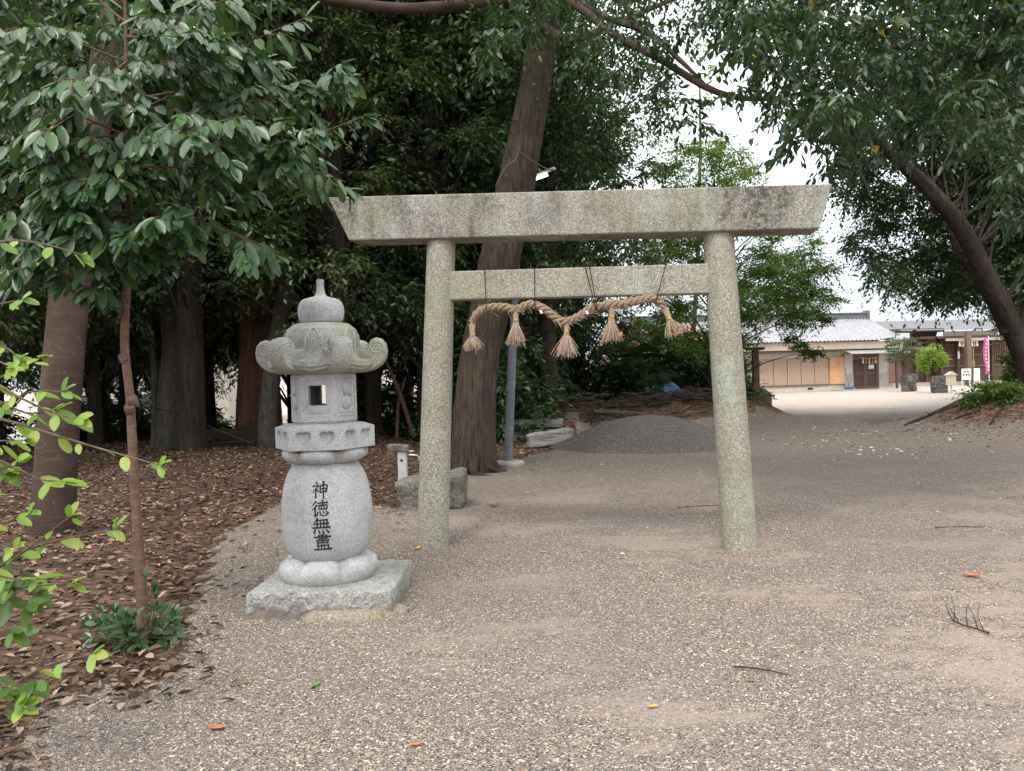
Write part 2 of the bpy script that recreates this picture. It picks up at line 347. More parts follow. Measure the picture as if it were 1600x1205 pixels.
BASE = {}
def tag(o, label=None, cat=None, group=None, kind=None):
    for k, v in (('label', label), ('category', cat), ('group', group), ('kind', kind)):
        if v: o[k] = v
    return o
def thing(name, loc, label, cat, group=None):
    o = bpy.data.objects.new(name, None); COL.objects.link(o); o.location = tuple(loc); o.empty_display_size = .2
    BASE[o] = np.array(loc, float); return tag(o, label, cat, group)
def mesh_obj(name, V, F, mat, parent=None, sm=False, sizes=None, base=None):
    me = bpy.data.meshes.new(name); b = BASE.get(parent, np.zeros(3)) if parent is not None else np.zeros(3)
    if base is not None: b = np.asarray(base, float)
    V = np.asarray(V, float)-b
    if sizes is None: me.from_pydata(V.tolist(), [], F)
    else:                                     # fast path: flat loop array, constant polygon size
        nl = len(F); me.vertices.add(len(V)); me.vertices.foreach_set('co', V.ravel().astype(np.float32))
        me.loops.add(nl); me.loops.foreach_set('vertex_index', F.astype(np.int32)); me.polygons.add(nl//sizes)
        me.polygons.foreach_set('loop_start', np.arange(0, nl, sizes, dtype=np.int32)); me.update(calc_edges=True)
    if sm:
        me.polygons.foreach_set('use_smooth', [True]*len(me.polygons))
        if sizes is None: me.set_sharp_from_angle(angle=R_(42))
    me.materials.append(mat); me.update()
    o = bpy.data.objects.new(name, me); COL.objects.link(o)
    if parent is not None: o.parent = parent; BASE[o] = b
    elif base is not None: o.location = tuple(b)
    return o
def put(name, mb, mat, parent=None, sm=False, base=None, bevel=0, seg=2, sub=0, angle=35):
    o = mesh_obj(name, np.vstack(mb.V), mb.F, mat, parent, sm, base=base)
    if bevel:
        md = o.modifiers.new('bevel', 'BEVEL'); md.width = bevel; md.segments = seg; md.limit_method = 'ANGLE'; md.angle_limit = R_(angle)
    if sub:
        md = o.modifiers.new('subsurf', 'SUBSURF'); md.levels = sub; md.render_levels = sub
    return o
def solo(name, mb, mat, label, cat, base, group=None, kind=None, **k):
    return tag(put(name, mb, mat, None, base=base, **k), label, cat, group, kind)
def copy_tree(o, parent=None):
    c = o.copy(); COL.objects.link(c)
    if parent is not None: c.parent = parent; c.matrix_parent_inverse = Matrix()
    for ch in list(o.children): copy_tree(ch, c)
    return c

LEAF6 = (np.array([(0, 0, 0), (.3, .42, .07), (.68, .40, .05), (1, 0, -.10), (.68, -.40, .05), (.3, -.42, .07)]), np.array([0, 1, 2, 3, 0, 3, 4, 5]), 4)
_mid = [(0, 0), (.22, -.005), (.45, -.02), (.72, -.05), (1, -.10)]
_s = [(.08, .22), (.3, .44), (.6, .48), (.88, .29)]
_lv = [(x, 0, z) for x, z in _mid]+[(x, y, -.03-.1*x*x+.09) for x, y in _s]+[(x, -y, -.03-.1*x*x+.09) for x, y in _s]
LEAF13 = (np.array(_lv), np.array([0, 5, 1, 1, 5, 6, 1, 6, 2, 2, 6, 7, 2, 7, 3, 3, 7, 8, 3, 8, 4, 0, 1, 9, 1, 10, 9, 1, 2, 10, 2, 11, 10, 2, 3, 11, 3, 12, 11, 3, 4, 12]), 3)
def leaf_arrays(P, D, Nn, L, W, tpl):
    T, F, k = tpl; D = unitn(D); S = unitn(np.cross(Nn, D)); Nn = np.cross(D, S)
    L = np.broadcast_to(L, (len(P),))[:, None, None]; W = np.broadcast_to(W, (len(P),))[:, None, None]
    V = P[:, None, :]+D[:, None, :]*T[None, :, :1]*L+S[:, None, :]*T[None, :, 1:2]*W+Nn[:, None, :]*T[None, :, 2:]*L
    Fi = (F[None, :]+(np.arange(len(P))*len(T))[:, None]).ravel()
    return V.reshape(-1, 3), Fi, k
def leaf_obj(name, P, D, Nn, L, W, mat, parent=None, tpl=LEAF6, base=None):
    V, F, k = leaf_arrays(P, D, Nn, L, W, tpl)
    return mesh_obj(name, V, F, mat, parent, sm=(tpl is LEAF13), sizes=k, base=base)
def clump_leaves(C, rad, n, droop=.5, flat=.6):
    """leaves gathered on short drooping twigs round each clump centre"""
    C = np.asarray(C); Pn, Dn, Nn = [], [], []
    for c, r in zip(C, np.broadcast_to(rad, (len(C),))):
        nt_ = max(3, n//9)
        d = unitn(rng.normal(0, 1, (nt_, 3))*(1, 1, flat)); ln = r*rng.uniform(.5, 1.15, nt_)
        for q in range(nt_):
            k = 9; t = np.linspace(.25, 1, k)[:, None]
            p = c+d[q]*ln[q]*t-np.array((0, 0, 1))*(droop*.35*ln[q])*t**2+rng.normal(0, .02, (k, 3))
            side = unit(np.cross(d[q], (0, 0, 1))+1e-4)*np.where(np.arange(k) % 2, 1, -1)[:, None]
            Pn.append(p); Dn.append(side*.7+d[q]*.6-np.array((0, 0, 1))*droop+rng.normal(0, .25, (k, 3)))
            Nn.append(np.array((0, 0, 1.))+rng.normal(0, .45, (k, 3)))
    return np.vstack(Pn), np.vstack(Dn), np.vstack(Nn)
def in_poly(poly, n):
    poly = np.asarray(poly, float); lo, hi = poly.min(0), poly.max(0); out = []
    while len(out) < n:
        x, y = rng.uniform(lo, hi); c = False; j = len(poly)-1
        for i in range(len(poly)):
            (xi, yi), (xj, yj) = poly[i], poly[j]
            if (yi > y) != (yj > y) and x < (xj-xi)*(y-yi)/(yj-yi)+xi: c = not c
            j = i
        if c: out.append((x, y))
    return out
def poly_mask(poly, X, Y):
    c = np.zeros(X.shape, bool); j = len(poly)-1
    for i in range(len(poly)):
        (xi, yi), (xj, yj) = poly[i], poly[j]
        if yi != yj: c ^= ((yi > Y) != (yj > Y)) & (X < (xj-xi)*(Y-yi)/(yj-yi)+xi)
        j = i
    return c

# ------------------------------------------------------------------ terrain
RT = np.array((11.95, 17.8)); RM = np.array((11.1, 17.4))           # foot of the leaning tree on the right
def seg_dist(X, Y, a, b):
    a, b = np.array(a), np.array(b); d = b-a; t = np.clip(((X-a[0])*d[0]+(Y-a[1])*d[1])/(d@d), 0, 1)
    return np.hypot(X-a[0]-t*d[0], Y-a[1]-t*d[1])
def H(X, Y):
    X = np.asarray(X, float); Y = np.asarray(Y, float)
    z = .012*np.sin(X*1.7+Y*.6)*np.sin(Y*1.3-X*.4)+.006*np.sin(X*4.1+1)*np.sin(Y*3.7)
    r2 = ((X-RM[0])/1.45)**2+((Y-RM[1])/1.7)**2
    z = z+.85*np.exp(-r2)+.05*np.exp(-r2*.6)*np.sin(X*5)*np.sin(Y*6)
    dd = seg_dist(X, Y, (1.2, 19.0), (6.7, 22.0)); z = z+.62*np.exp(-(dd/1.15)**2)*(1+.15*np.sin(X*4)*np.sin(Y*3.3))
    left = smooth(-1.0, -4.0, X)*smooth(3.5, 6, Y); z = z+.12*left+.04*left*np.sin(X*2.3+.5)*np.sin(Y*1.9)
    fall = smooth(19.0, 25, Y)*smooth(4.5, 1.5, X-(Y-20)*.12); z = z-1.15*fall
    return z
def hz(x, y): return float(H(x, y))
def foot(px, py):
    p = ground(px, py)
    for _ in range(4): p = ground(px, py, hz(p[0], p[1]))
    return p
xs = np.unique(np.round(np.concatenate((np.linspace(-900, -60, 15), np.arange(-60, -12, 2.), np.arange(-12, 13, .11), np.arange(13, 60, 2.), np.linspace(60, 900, 15))), 3))
ys = np.unique(np.round(np.concatenate((np.linspace(-300, -20, 8), np.arange(-20, 1.5, 1.), np.arange(1.5, 25, .11), np.arange(25, 70, 1.5), np.linspace(70, 1500, 20))), 3))
X, Y = np.meshgrid(xs, ys, indexing='ij'); Z = H(X, Y)
edge = [(-60, 1260), (0, 1175), (60, 1105), (130, 1068), (200, 1076), (268, 1058), (285, 985), (325, 905), (350, 845), (430, 800), (560, 790), (620, 795), (690, 757), (745, 740), (830, 712), (900, 695), (905, 668)]
LIT = [tuple(ground(*p)[:2]) for p in edge]+[(1.2, 18.2), (4.5, 19.6), (6.6, 20.9), (7.3, 23.5), (4, 26), (-60, 30), (-60, 2), (-4, 2)]
mask = poly_mask(LIT, X, Y).astype(float)
mask = np.maximum(mask, .9*np.exp(-(seg_dist(X, Y, (5.7, 22.0), (7.0, 22.0))/1.0)**2))
mask = np.maximum(mask, .95*np.exp(-(((X-RM[0])/1.9)**2+((Y-RM[1])/2.1)**2)**1.5))
soil_shade = smooth(6.2, 14.0, Y+.5*np.sin(X*1.1))*smooth(27.5, 20.5, Y+.8*np.sin(X*.7))  # strength of the canopy shade painted on the mid ground
soil_shade = np.maximum(soil_shade, smooth(25, 10, Y)*smooth(7.2, 12, X*1.0+Y*.15)*.7)
sandy = smooth(-2.2, .6, X+.2*Y-1.2)*(1-.5*soil_shade)
g = MB(); g.grid(np.stack((X, Y, Z), -1))
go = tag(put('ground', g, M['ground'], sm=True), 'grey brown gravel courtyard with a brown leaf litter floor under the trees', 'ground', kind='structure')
for nm, arr in (('litter', mask), ('soil_shade', soil_shade), ('sandy', sandy), ('pale', smooth(21.5, 29, Y+.6*np.sin(X*.8)))):
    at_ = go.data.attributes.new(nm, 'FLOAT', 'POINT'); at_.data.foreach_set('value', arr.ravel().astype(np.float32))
# pale paving beyond the grove
r = MB(); r.grid(np.stack(np.meshgrid(np.linspace(-45, 2, 24), np.linspace(25, 42, 12), indexing='ij')+[np.full((24, 12), -.99)], -1))
tag(put('road', r, M['road']), 'pale paved lane glimpsed beyond the grove', 'road', kind='structure')

# leaf litter: countless dead leaves
def scatter(poly, n, x0, x1, y0, y1, bias=1.0):
    out = []
    while len(out) < n:
        yy = y0+(y1-y0)*rng.uniform(0, 1, 4000)**bias; xx = rng.uniform(x0, x1, 4000)*1.0
        k = poly_mask(poly, xx, yy) & (xx > -.78*yy-1.0); out += list(zip(xx[k], yy[k]))
    return np.array(out[:n])
q = scatter(LIT, 22000, -14, 5, 2.6, 19, 1.5)
near = np.array([(ground(px+rng.normal(0, 38), py+rng.normal(0, 22)))[:2] for px, py in edge[1:12] for _ in range(55)])
moat = np.c_[rng.normal(RM[0]-.2, 1.3, 900), rng.normal(RM[1]-.6, 1.2, 900)]
q = np.vstack((q, near, moat)); n_ = len(q)
P = np.c_[q, H(q[:, 0], q[:, 1])+rng.uniform(.004, .03, n_)]
a = rng.uniform(0, 6.28, n_); D = np.c_[np.cos(a), np.sin(a), rng.normal(0, .22, n_)]; Nn = np.c_[rng.normal(0, .4, (n_, 2)), np.ones(n_)]
L = rng.uniform(.045, .092, n_)
tag(leaf_obj('leaf_litter', P, D, Nn, L, L*rng.uniform(.35, .5, n_), M['litter']), 'brown fallen leaves carpeting the floor of the grove', 'leaf litter', kind='stuff')
# pale petals and leaf scraps on the shade-darkened ground
q = np.array([ground(*p)[:2] for p in in_poly([(1180, 690), (1230, 645), (1480, 632), (1500, 690), (1420, 720)], 330)]+[ground(*p)[:2] for p in in_poly([(760, 790), (800, 720), (1100, 720), (1590, 700), (1590, 900), (900, 900)], 130)])
n_ = len(q); a = rng.uniform(0, 6.28, n_); P = np.c_[q, H(q[:, 0], q[:, 1])+.012]
L = rng.uniform(.03, .08, n_)*np.where(q[:, 1] > 12, 1.2, .55)
tag(leaf_obj('leaf_scraps', P, np.c_[np.cos(a), np.sin(a), np.zeros(n_)], np.c_[rng.normal(0, .3, (n_, 2)), np.ones(n_)], L, L*.55, m_plain('pale_scrap', (.50, .43, .32), .8, .4, 3)), 'pale leaf scraps sprinkled over the darkened ground before the courtyard', 'leaf scraps', kind='stuff')

# ------------------------------------------------------------------ torii gate
A = ground(676, 853); B = ground(1156, 857); uu = unit(B-A); nn = np.array((uu[1], -uu[0], 0.0))   # nn points to the camera side
def tp(px, py, off=0.0):
    r = ray(px, py); o = A+nn*off; return EYE+r*(np.dot(o-EYE, nn)/np.dot(r, nn))
gate = thing('torii_gate', (A+B)/2, 'weathered granite torii gate with leaning round posts and a slanted lintel', 'torii gate')
for base, top, rb, rt in ((A, tp(690, 366), .147, .128), (B, tp(1121, 352), .15, .128)):
    mb = MB(); Pp = spline([base-(top-base)*.08, top+(0, 0, .02)], 24); mb.tube(Pp, np.linspace(rb, rt, 24), 40); put('post', mb, M['torii_post'], gate, True)
def beam(corn, th, mat, name, sub=14):
    TL, TR, BR, BL = [tp(*c, th/2) for c in corn]; mb = MB(); rows = []
    for t in np.linspace(0, 1, sub):
        a_, b_ = TL*(1-t)+TR*t, BL*(1-t)+BR*t; k = nn*th
        rows.append([b_, a_, a_-k, b_-k])
    V = np.array(rows); m = len(rows); F = [(i*4+j, (i+1)*4+j, (i+1)*4+(j+1) % 4, i*4+(j+1) % 4) for i in range(m-1) for j in range(4)]+[(0, 1, 2, 3), tuple((m-1)*4+j for j in (3, 2, 1, 0))]
    mb.add(V.reshape(-1, 3), F); put(name, mb, mat, gate, bevel=.012, seg=2)
beam(((512, 308), (1301, 287), (1281, 357), (545, 376)), .32, M['torii'], 'lintel')
beam(((700, 424), (1118, 411), (1118, 458), (700, 469)), .15, M['torii_post'], 'tie_beam')

# straw rope
ropeP = spline([tp(x, y, .10) for x, y in ((737, 514), (741, 496), (757, 483), (785, 480), (806, 484), (828, 476), (850, 483), (868, 497), (884, 503), (903, 496), (925, 482), (950, 477), (975, 475), (1000, 469), (1020, 466), (1034, 476), (1043, 490))], 150)
rope = thing('straw_rope', tp(886, 480, .10), 'twisted straw rope with five tassels hanging below the torii tie beam', 'shimenawa rope')
sl_ = np.r_[0, np.cumsum(np.linalg.norm(np.diff(ropeP, axis=0), axis=1))]; T = unitn(np.gradient(ropeP, axis=0))
tap_ = np.minimum(1, np.minimum(sl_/.28+.45, (sl_[-1]-sl_)/.25+.5)); mb = MB(); fz = MB()
for k in range(3):
    ph = sl_/.17*2*np.pi+k*2.094; s_ = unitn(np.cross(T, nn)); Q = ropeP+(np.cos(ph)*.0225*tap_)[:, None]*s_+(np.sin(ph)*.0225*tap_)[:, None]*nn
    mb.tube(Q, .0185*tap_, 10, rough=.06, seed=k)
put('strands', mb, M['rope'], rope, True)
for _ in range(130):
    i = rng.integers(4, 146); d = unit(rng.normal(0, 1, 3)-T[i]*.3); p = ropeP[i]+d*.03; fz.tube([p, p+d*.03+T[i]*.03, p+d*.05+T[i]*.06-np.array((0, 0, .02))], (.0022, .0018, .001), 3, cap=False)
put('loose_fibres', fz, M['straw'], rope)
def tassel(top, bot, wid, seed):
    a_, b_ = tp(*top, .10), tp(*bot, .10); ax = unit(b_-a_); ln = np.linalg.norm(b_-a_); g_ = np.random.default_rng(seed); mb = MB()
    s1 = unit(np.cross(ax, nn)); mb.tube([a_-ax*.03, a_+ax*.02, a_+ax*.06], (.03, .026, .022), 8, rough=.06)
    for _ in range(95):
        an, rr = g_.uniform(0, 6.28), g_.uniform(.15, 1)**.6; o = s1*math.cos(an)+nn*math.sin(an)*.8; e = ln*g_.uniform(.86, 1.06)
        j = g_.normal(0, .008, 3)
        mb.tube([a_+ax*.04+o*.016*rr, a_+ax*(.07+ln*.1)+o*rr*.026, a_+ax*e*.6+o*rr*wid*.5+j, a_+ax*e+o*rr*wid+j*2], (.0035, .0034, .003, .0022), 4, cap=False)
    t = put('tassel', mb, M['straw'], rope, True)
    c = a_+ax*.062; rb = MB(); rb.tube([c-ax*.011, c, c+ax*.011], (.024, .026, .024), 12); put('binding', rb, M['gold'], t, True)
for k, (a_, b_, w_) in enumerate((((738, 512), (739, 544), .085), ((806, 489), (806, 537), .09), ((885, 507), (886, 556), .115), ((956, 484), (956, 532), .10), ((1041, 487), (1054, 521), .085))): tassel(a_, b_, w_, k)
for k, pts in enumerate(((757, 422, 760, 484), (835, 419, 836, 484), (914, 416, 931, 484), (921, 416, 933, 484), (1041, 412, 1024, 474))):
    x0, y0, x1, y1 = pts; mb = MB(); q0 = tp(x0, y0-1, .083); q1 = tp(x1, y1, .15); q2 = tp(x1, y1+2, .04); q3 = tp(x0+(x1-x0)*.8, 470, -.083); q4 = tp(x0, y0-1, -.083)
    mb.tube(np.array([q0, q0*.3+q1*.7, q1, q2, q3, q4, q0+(0, 0, .004)]), .0042, 5); put('hanging_cord', mb, M['cord'], rope)
for k, (px, py) in enumerate(((845, 487), (917, 488))):
    mb = MB(); c = tp(px, py, .155); s_ = unit(np.cross(nn, (0, 0, 1))); mb.box(c-nn*.02, (.022, .004, .032), axes=(s_, nn, unit(np.array((0, 0, 1.))+s_*.4))); put('paper_scrap', mb, M['paper'], rope)

# ------------------------------------------------------------------ stone lantern
LC = np.array((-1.325, 5.40, 0.0)); LT = -.006
lan = thing('stone_lantern', LC, 'tall pale granite lantern with scrolled cap and black carved inscription on its shaft', 'stone lantern')
C0 = R_(31)                                   # one corner of the hexagon, clockwise from the camera side
def hexr(th, R0, soft=.0):                    # radius of a hexagon with a corner at C0
    d = (th-C0+np.pi/6*0) % (np.pi/3)-np.pi/6; h = R0*math.cos(np.pi/6)/np.cos(d); return h*(1-soft)+R0*.94*soft
def L_(mb, name, mat, parent, sm=True, **k):
    mb.V = [v+LC for v in mb.V]; return put(name, mb, mat, parent, sm, **k)
# plinth and mortar
mb = MB(); n1 = 26; t = np.linspace(-1, 1, n1); pr = R_(-1.5)
def pl_side(u, v):                            # square plinth, skewed rough stone
    return np.array((u*.475, v*.43, 0))
G = []
for zz, k in ((-.06, 1.0), (.02, 1.0), (.06, 1.003), (.10, 1.0), (.145, .998), (.165, .992), (.172, .975), (.172, .8), (.173, .4), (.174, .01)):
    ring = [(u, -1) for u in t[:-1]]+[(1, u) for u in t[:-1]]+[(-u, 1) for u in t[:-1]]+[(-1, -u) for u in t[:-1]]
    row = np.array([pl_side(*p) for p in ring])*k; row[:, 2] = zz
    row += rng.normal(0, .0035 if k > .9 else .002, row.shape)*(1, 1, .8); G.append(row)
G = np.array(G); m_ = G.shape[1]
V = G.reshape(-1, 3); V = np.c_[V[:, 0]*math.cos(pr)-V[:, 1]*math.sin(pr), V[:, 0]*math.sin(pr)+V[:, 1]*math.cos(pr), V[:, 2]]+(.045, -.02, 0)
mb.add(V, [(i*m_+j, i*m_+(j+1) % m_, (i+1)*m_+(j+1) % m_, (i+1)*m_+j) for i in range(len(G)-1) for j in range(m_)]+[tuple((len(G)-1)*m_+j for j in range(m_))])
L_(mb, 'plinth', M['plinth'], lan, False)
mb = MB(); th = np.linspace(0, 2*np.pi, 60, endpoint=False); rows = []
for k, zz in ((1.0, -.03), (.99, .008), (.93, .03), (.8, .055), (.5, .06)):
    rows.append(np.c_[.24+np.sin(th)*k*(.37+.03*np.sin(5*th)+.02*np.sin(9*th+1)), -.36-np.cos(th)*k*(.20+.015*np.sin(7*th)), np.full(60, zz)])
rows = np.array(rows); mb.add(rows.reshape(-1, 3), [(i*60+j, i*60+(j+1) % 60, (i+1)*60+(j+1) % 60, (i+1)*60+j) for i in range(4) for j in range(60)]+[tuple(240+j for j in range(60))])
mb.V[0][:, 0] = np.minimum(mb.V[0][:, 0], .60)
L_(mb, 'mortar_footing', M['mortar'], lan)
def petals(f, th, r, z):
    d = np.abs(((th-C0) % (np.pi/3))/(np.pi/3)-.5)*2          # 1 at the seams
    e = math.sin(np.pi*min(1, max(0, f))) if 0 < f < 1 else 0
    return r*(1-.17*smooth(.62, 1, d)**1.5*max(e, .3)+.025*(1-d*d)), z-.018*smooth(.5, 1, d)*smooth(.3, .7, f)
def lotus(prof, name, mat=M['lantern']): mb = MB(); mb.lathe(prof, 96, petals); return L_(mb, name, mat, lan)
lo = lotus([(.30, .165), (.325, .20), (.335, .24), (.325, .28), (.295, .305), (.26, .318), (.24, .325), (.22, .33)], 'lotus_base')
def petal_lines(parent, r, z0, z1, rr, az, wd):
    mb = MB()
    for s in np.linspace(0, 1, 2):
        pass
    return mb
# shaft: a barrel
SP = [(.20, .300), (.232, .318), (.262, .35), (.288, .40), (.304, .47), (.3115, .55), (.313, .62), (.309, .70), (.298, .78), (.281, .85), (.258, .91), (.226, .955), (.195, .982), (.17, .99)]
sp = spline([(a_, 0, b_) for a_, b_ in SP], 60)
mb = MB(); mb.lathe([(p[0], p[2]) for p in sp], 72); shaft = L_(mb, 'shaft', M['lantern'], lan)
def shaft_r(z): return float(np.interp(z, sp[:, 2], sp[:, 0]))
mb = MB()
for rr in (.042, .064):
    ths = np.linspace(0, 2*np.pi, 30); pts = []
    for s in ths:
        z = .935+rr*math.sin(s)*.75; an = R_(9)+rr*math.cos(s)/shaft_r(z); q = shaft_r(z); pts.append((math.sin(an)*q, -math.cos(an)*q, z))
    mb.tube(pts, .0035, 5, cap=False)
L_(mb, 'carved_ring', M['lantern'], shaft)
# inscription: four characters, brush strokes as (points, widths) on a 100 x 100 field, y down
K = {
 'a': [([(30, 4), (38, 13)], 5, 7), ([(12, 27), (44, 24)], 6, 6), ([(44, 24), (28, 48), (6, 66)], 7, 2), ([(30, 44), (30, 98)], 7, 6), ([(34, 46), (46, 58)], 4, 6),
       ([(56, 24), (57, 66)], 6, 6), ([(56, 25), (96, 22), (90, 62)], 6, 7), ([(58, 43), (90, 41)], 5, 5), ([(58, 63), (90, 60)], 5, 5), ([(75, 2), (76, 100)], 8, 5)],
 'b': [([(26, 8), (4, 34)], 7, 2), ([(30, 32), (2, 62)], 7, 2), ([(21, 48), (21, 98)], 7, 7), ([(38, 18), (96, 15)], 5, 7), ([(66, 2), (66, 30)], 7, 6),
       ([(44, 32), (45, 56)], 6, 5), ([(44, 32), (90, 30), (88, 55)], 6, 6), ([(58, 32), (59, 54)], 5, 5), ([(74, 32), (74, 54)], 5, 5), ([(44, 55), (90, 54)], 5, 6),
       ([(36, 72), (32, 92)], 6, 7), ([(50, 68), (54, 88), (68, 95), (86, 94), (90, 84)], 5, 6), ([(66, 68), (73, 78)], 4, 6), ([(86, 68), (98, 80)], 5, 8)],
 'c': [([(30, 2), (8, 28)], 7, 3), ([(26, 15), (88, 12)], 6, 6), ([(8, 38), (94, 35)], 6, 7), ([(0, 62), (100, 60)], 7, 8), ([(26, 15), (28, 62)], 7, 6), ([(46, 15), (47, 62)], 6, 6), ([(66, 14), (66, 62)], 6, 6), ([(86, 13), (84, 62)], 7, 6),
       ([(14, 74), (6, 94)], 6, 8), ([(35, 76), (40, 94)], 5, 8), ([(58, 76), (65, 94)], 5, 8), ([(80, 74), (93, 92)], 5, 9)],
 'd': [([(28, 9), (76, 7), (75, 26)], 5, 6), ([(2, 19), (100, 16)], 6, 7), ([(28, 29), (76, 26)], 5, 5), ([(14, 40), (88, 37)], 6, 6), ([(51, 0), (51, 52)], 7, 6), ([(18, 53), (84, 50)], 6, 6),
       ([(26, 60), (18, 70)], 4, 6), ([(42, 60), (44, 69)], 4, 6), ([(60, 59), (57, 69)], 4, 6), ([(76, 59), (84, 68)], 4, 6),
       ([(20, 74), (24, 96)], 6, 5), ([(20, 75), (82, 73), (78, 96)], 5, 6), ([(41, 75), (42, 96)], 5, 5), ([(60, 75), (60, 96)], 5, 5), ([(0, 98), (102, 95)], 6, 8)]}
def brush(mb, pts, w0, w1, u0, v0, size):
    Q = spline([(p[0], p[1], 0) for p in pts], 10 if len(pts) > 2 else 7)[:, :2]; n = len(Q); T2 = unitn(np.gradient(Q, axis=0)); Nn = np.c_[-T2[:, 1], T2[:, 0]]
    t = np.linspace(0, 1, n); wd = (w0+(w1-w0)*t)*(1-.28*np.sin(np.pi*t))*.5
    Q = np.vstack((Q[0]-T2[0]*wd[0]*.7, Q, Q[-1]+T2[-1]*wd[-1]*.7)); wd = np.r_[wd[0]*.45, wd, wd[-1]*.4]; Nn = np.vstack((Nn[0], Nn, Nn[-1])); n += 2
    V = []
    for lift in (-.004, .0022):
        for s in (-1, 1):
            for q in Q+Nn*wd[:, None]*s:
                z = v0-(q[1]/100)*size; rr = shaft_r(z)+lift; an = u0+((q[0]-50)/100*size*1.02)/shaft_r(z); V.append((math.sin(an)*rr, -math.cos(an)*rr, z))
    F = []
    for i in range(n-1):
        F += [(2*n+i, 2*n+i+1, 3*n+i+1, 3*n+i), (i, i+1, 2*n+i+1, 2*n+i), (n+i+1, n+i, 3*n+i, 3*n+i+1)]
    F += [(0, 2*n, 3*n, n), (n-1, 2*n-1, 4*n-1, 3*n-1)]; mb.add(V, F)
mb = MB()
for k, (ch, zt) in enumerate((('a', .868), ('b', .748), ('c', .632), ('d', .522))):
    for pts, w0, w1 in K[ch]: brush(mb, pts, w0*1.75, w1*1.75, R_(4+k*.9), zt, .108)
L_(mb, 'inscription', M['ink'], shaft, False)
# upper lotus, platform with heart hollows, chamber
lotus([(.19, .972), (.235, .982), (.270, 1.000), (.288, 1.028), (.290, 1.052), (.280, 1.07), (.26, 1.077)], 'lotus_cup')
mb = MB(); nu, nv = 64, 26; za, zb = 1.078, 1.222; RH = .348
def heart(x, y, c):                            # >0 inside
    x = (x-c)/.052; y = (y-.002)/.045; a_ = x*x+(y-.55*np.sqrt(np.abs(x)+1e-6))**2; return smooth(1.15, .35, a_)
for k in range(6):
    a0, a1 = C0+k*np.pi/3, C0+(k+1)*np.pi/3; p0 = np.array((math.sin(a0), -math.cos(a0), 0))*RH; p1 = np.array((math.sin(a1), -math.cos(a1), 0))*RH
    nrm = unit(p0+p1); s = np.linspace(0, 1, nu); v = np.linspace(0, 1, nv); S, Vv = np.meshgrid(s, v, indexing='ij')
    xl = (S-.5)*RH; yl = (Vv-.47)*(zb-za); dep = .036*np.maximum(heart(xl, yl, -.078), heart(xl, yl, .078))
    Gd = p0[None, None]*(1-S[..., None])+p1[None, None]*S[..., None]-nrm*dep[..., None]; Gd[..., 2] = za+(zb-za)*Vv; mb.grid(Gd)
hx = [np.array((math.sin(C0+k*np.pi/3), -math.cos(C0+k*np.pi/3), 0)) for k in range(6)]
top = [h*RH+(0, 0, zb) for h in hx]+[h*.27+(0, 0, zb+.024) for h in hx]+[h*.24+(0, 0, zb+.026) for h in hx]
mb.add(top, [(i+r_*6, (i+1) % 6+r_*6, (i+1) % 6+6+r_*6, i+6+r_*6) for r_ in (0, 1) for i in range(6)]+[(12, 13, 14, 15, 16, 17)])
mb.add([h*RH+(0, 0, za) for h in hx], [(5, 4, 3, 2, 1, 0)])
L_(mb, 'platform', M['lantern'], lan, False)
ch_z0, ch_z1 = 1.245, 1.60; RC = .232
mb = MB(); face_n = []
for k in range(6):
    a0, a1 = C0+k*np.pi/3, C0+(k+1)*np.pi/3; am = (a0+a1)/2; nrm = np.array((math.sin(am), -math.cos(am), 0)); tg = np.array((math.cos(am), math.sin(am), 0)); ap = RC*math.cos(np.pi/6)
    face_n.append((nrm, tg, ap)); hw = RC*.5*.86; H0, H1 = ch_z0, ch_z1; win = k in (2, 5)
    def pt(u, z, d): return nrm*(ap-d)+tg*u+np.array((0, 0, z))
    if win:
        w0, w1, z0, z1 = -.058, .058, 1.375, 1.51
        o = [pt(u, z, 0) for u, z in ((-hw, H0+.02), (hw, H0+.02), (hw, H1-.02), (-hw, H1-.02), (w0, z0), (w1, z0), (w1, z1), (w0, z1))]
        i_ = [pt(u, z, .06) for u, z in ((-hw*.7, H0+.02), (hw*.7, H0+.02), (hw*.7, H1-.02), (-hw*.7, H1-.02), (w0, z0), (w1, z0), (w1, z1), (w0, z1))]
        F = [(0, 1, 5, 4), (1, 2, 6, 5), (2, 3, 7, 6), (3, 0, 4, 7)]; F += [tuple(x+8 for x in f[::-1]) for f in F]+[(4, 5, 13, 12), (5, 6, 14, 13), (6, 7, 15, 14), (7, 4, 12, 15)]
        mb.add(o+i_, F)
    else:
        o = [pt(u, z, 0) for u, z in ((-hw, H0+.02), (hw, H0+.02), (hw, H1-.02), (-hw, H1-.02))]; i_ = [pt(u, z, .06) for u, z in ((-hw*.7, H0+.02), (hw*.7, H0+.02), (hw*.7, H1-.02), (-hw*.7, H1-.02))]
        mb.add(o+i_, [(0, 1, 2, 3), (7, 6, 5, 4)])
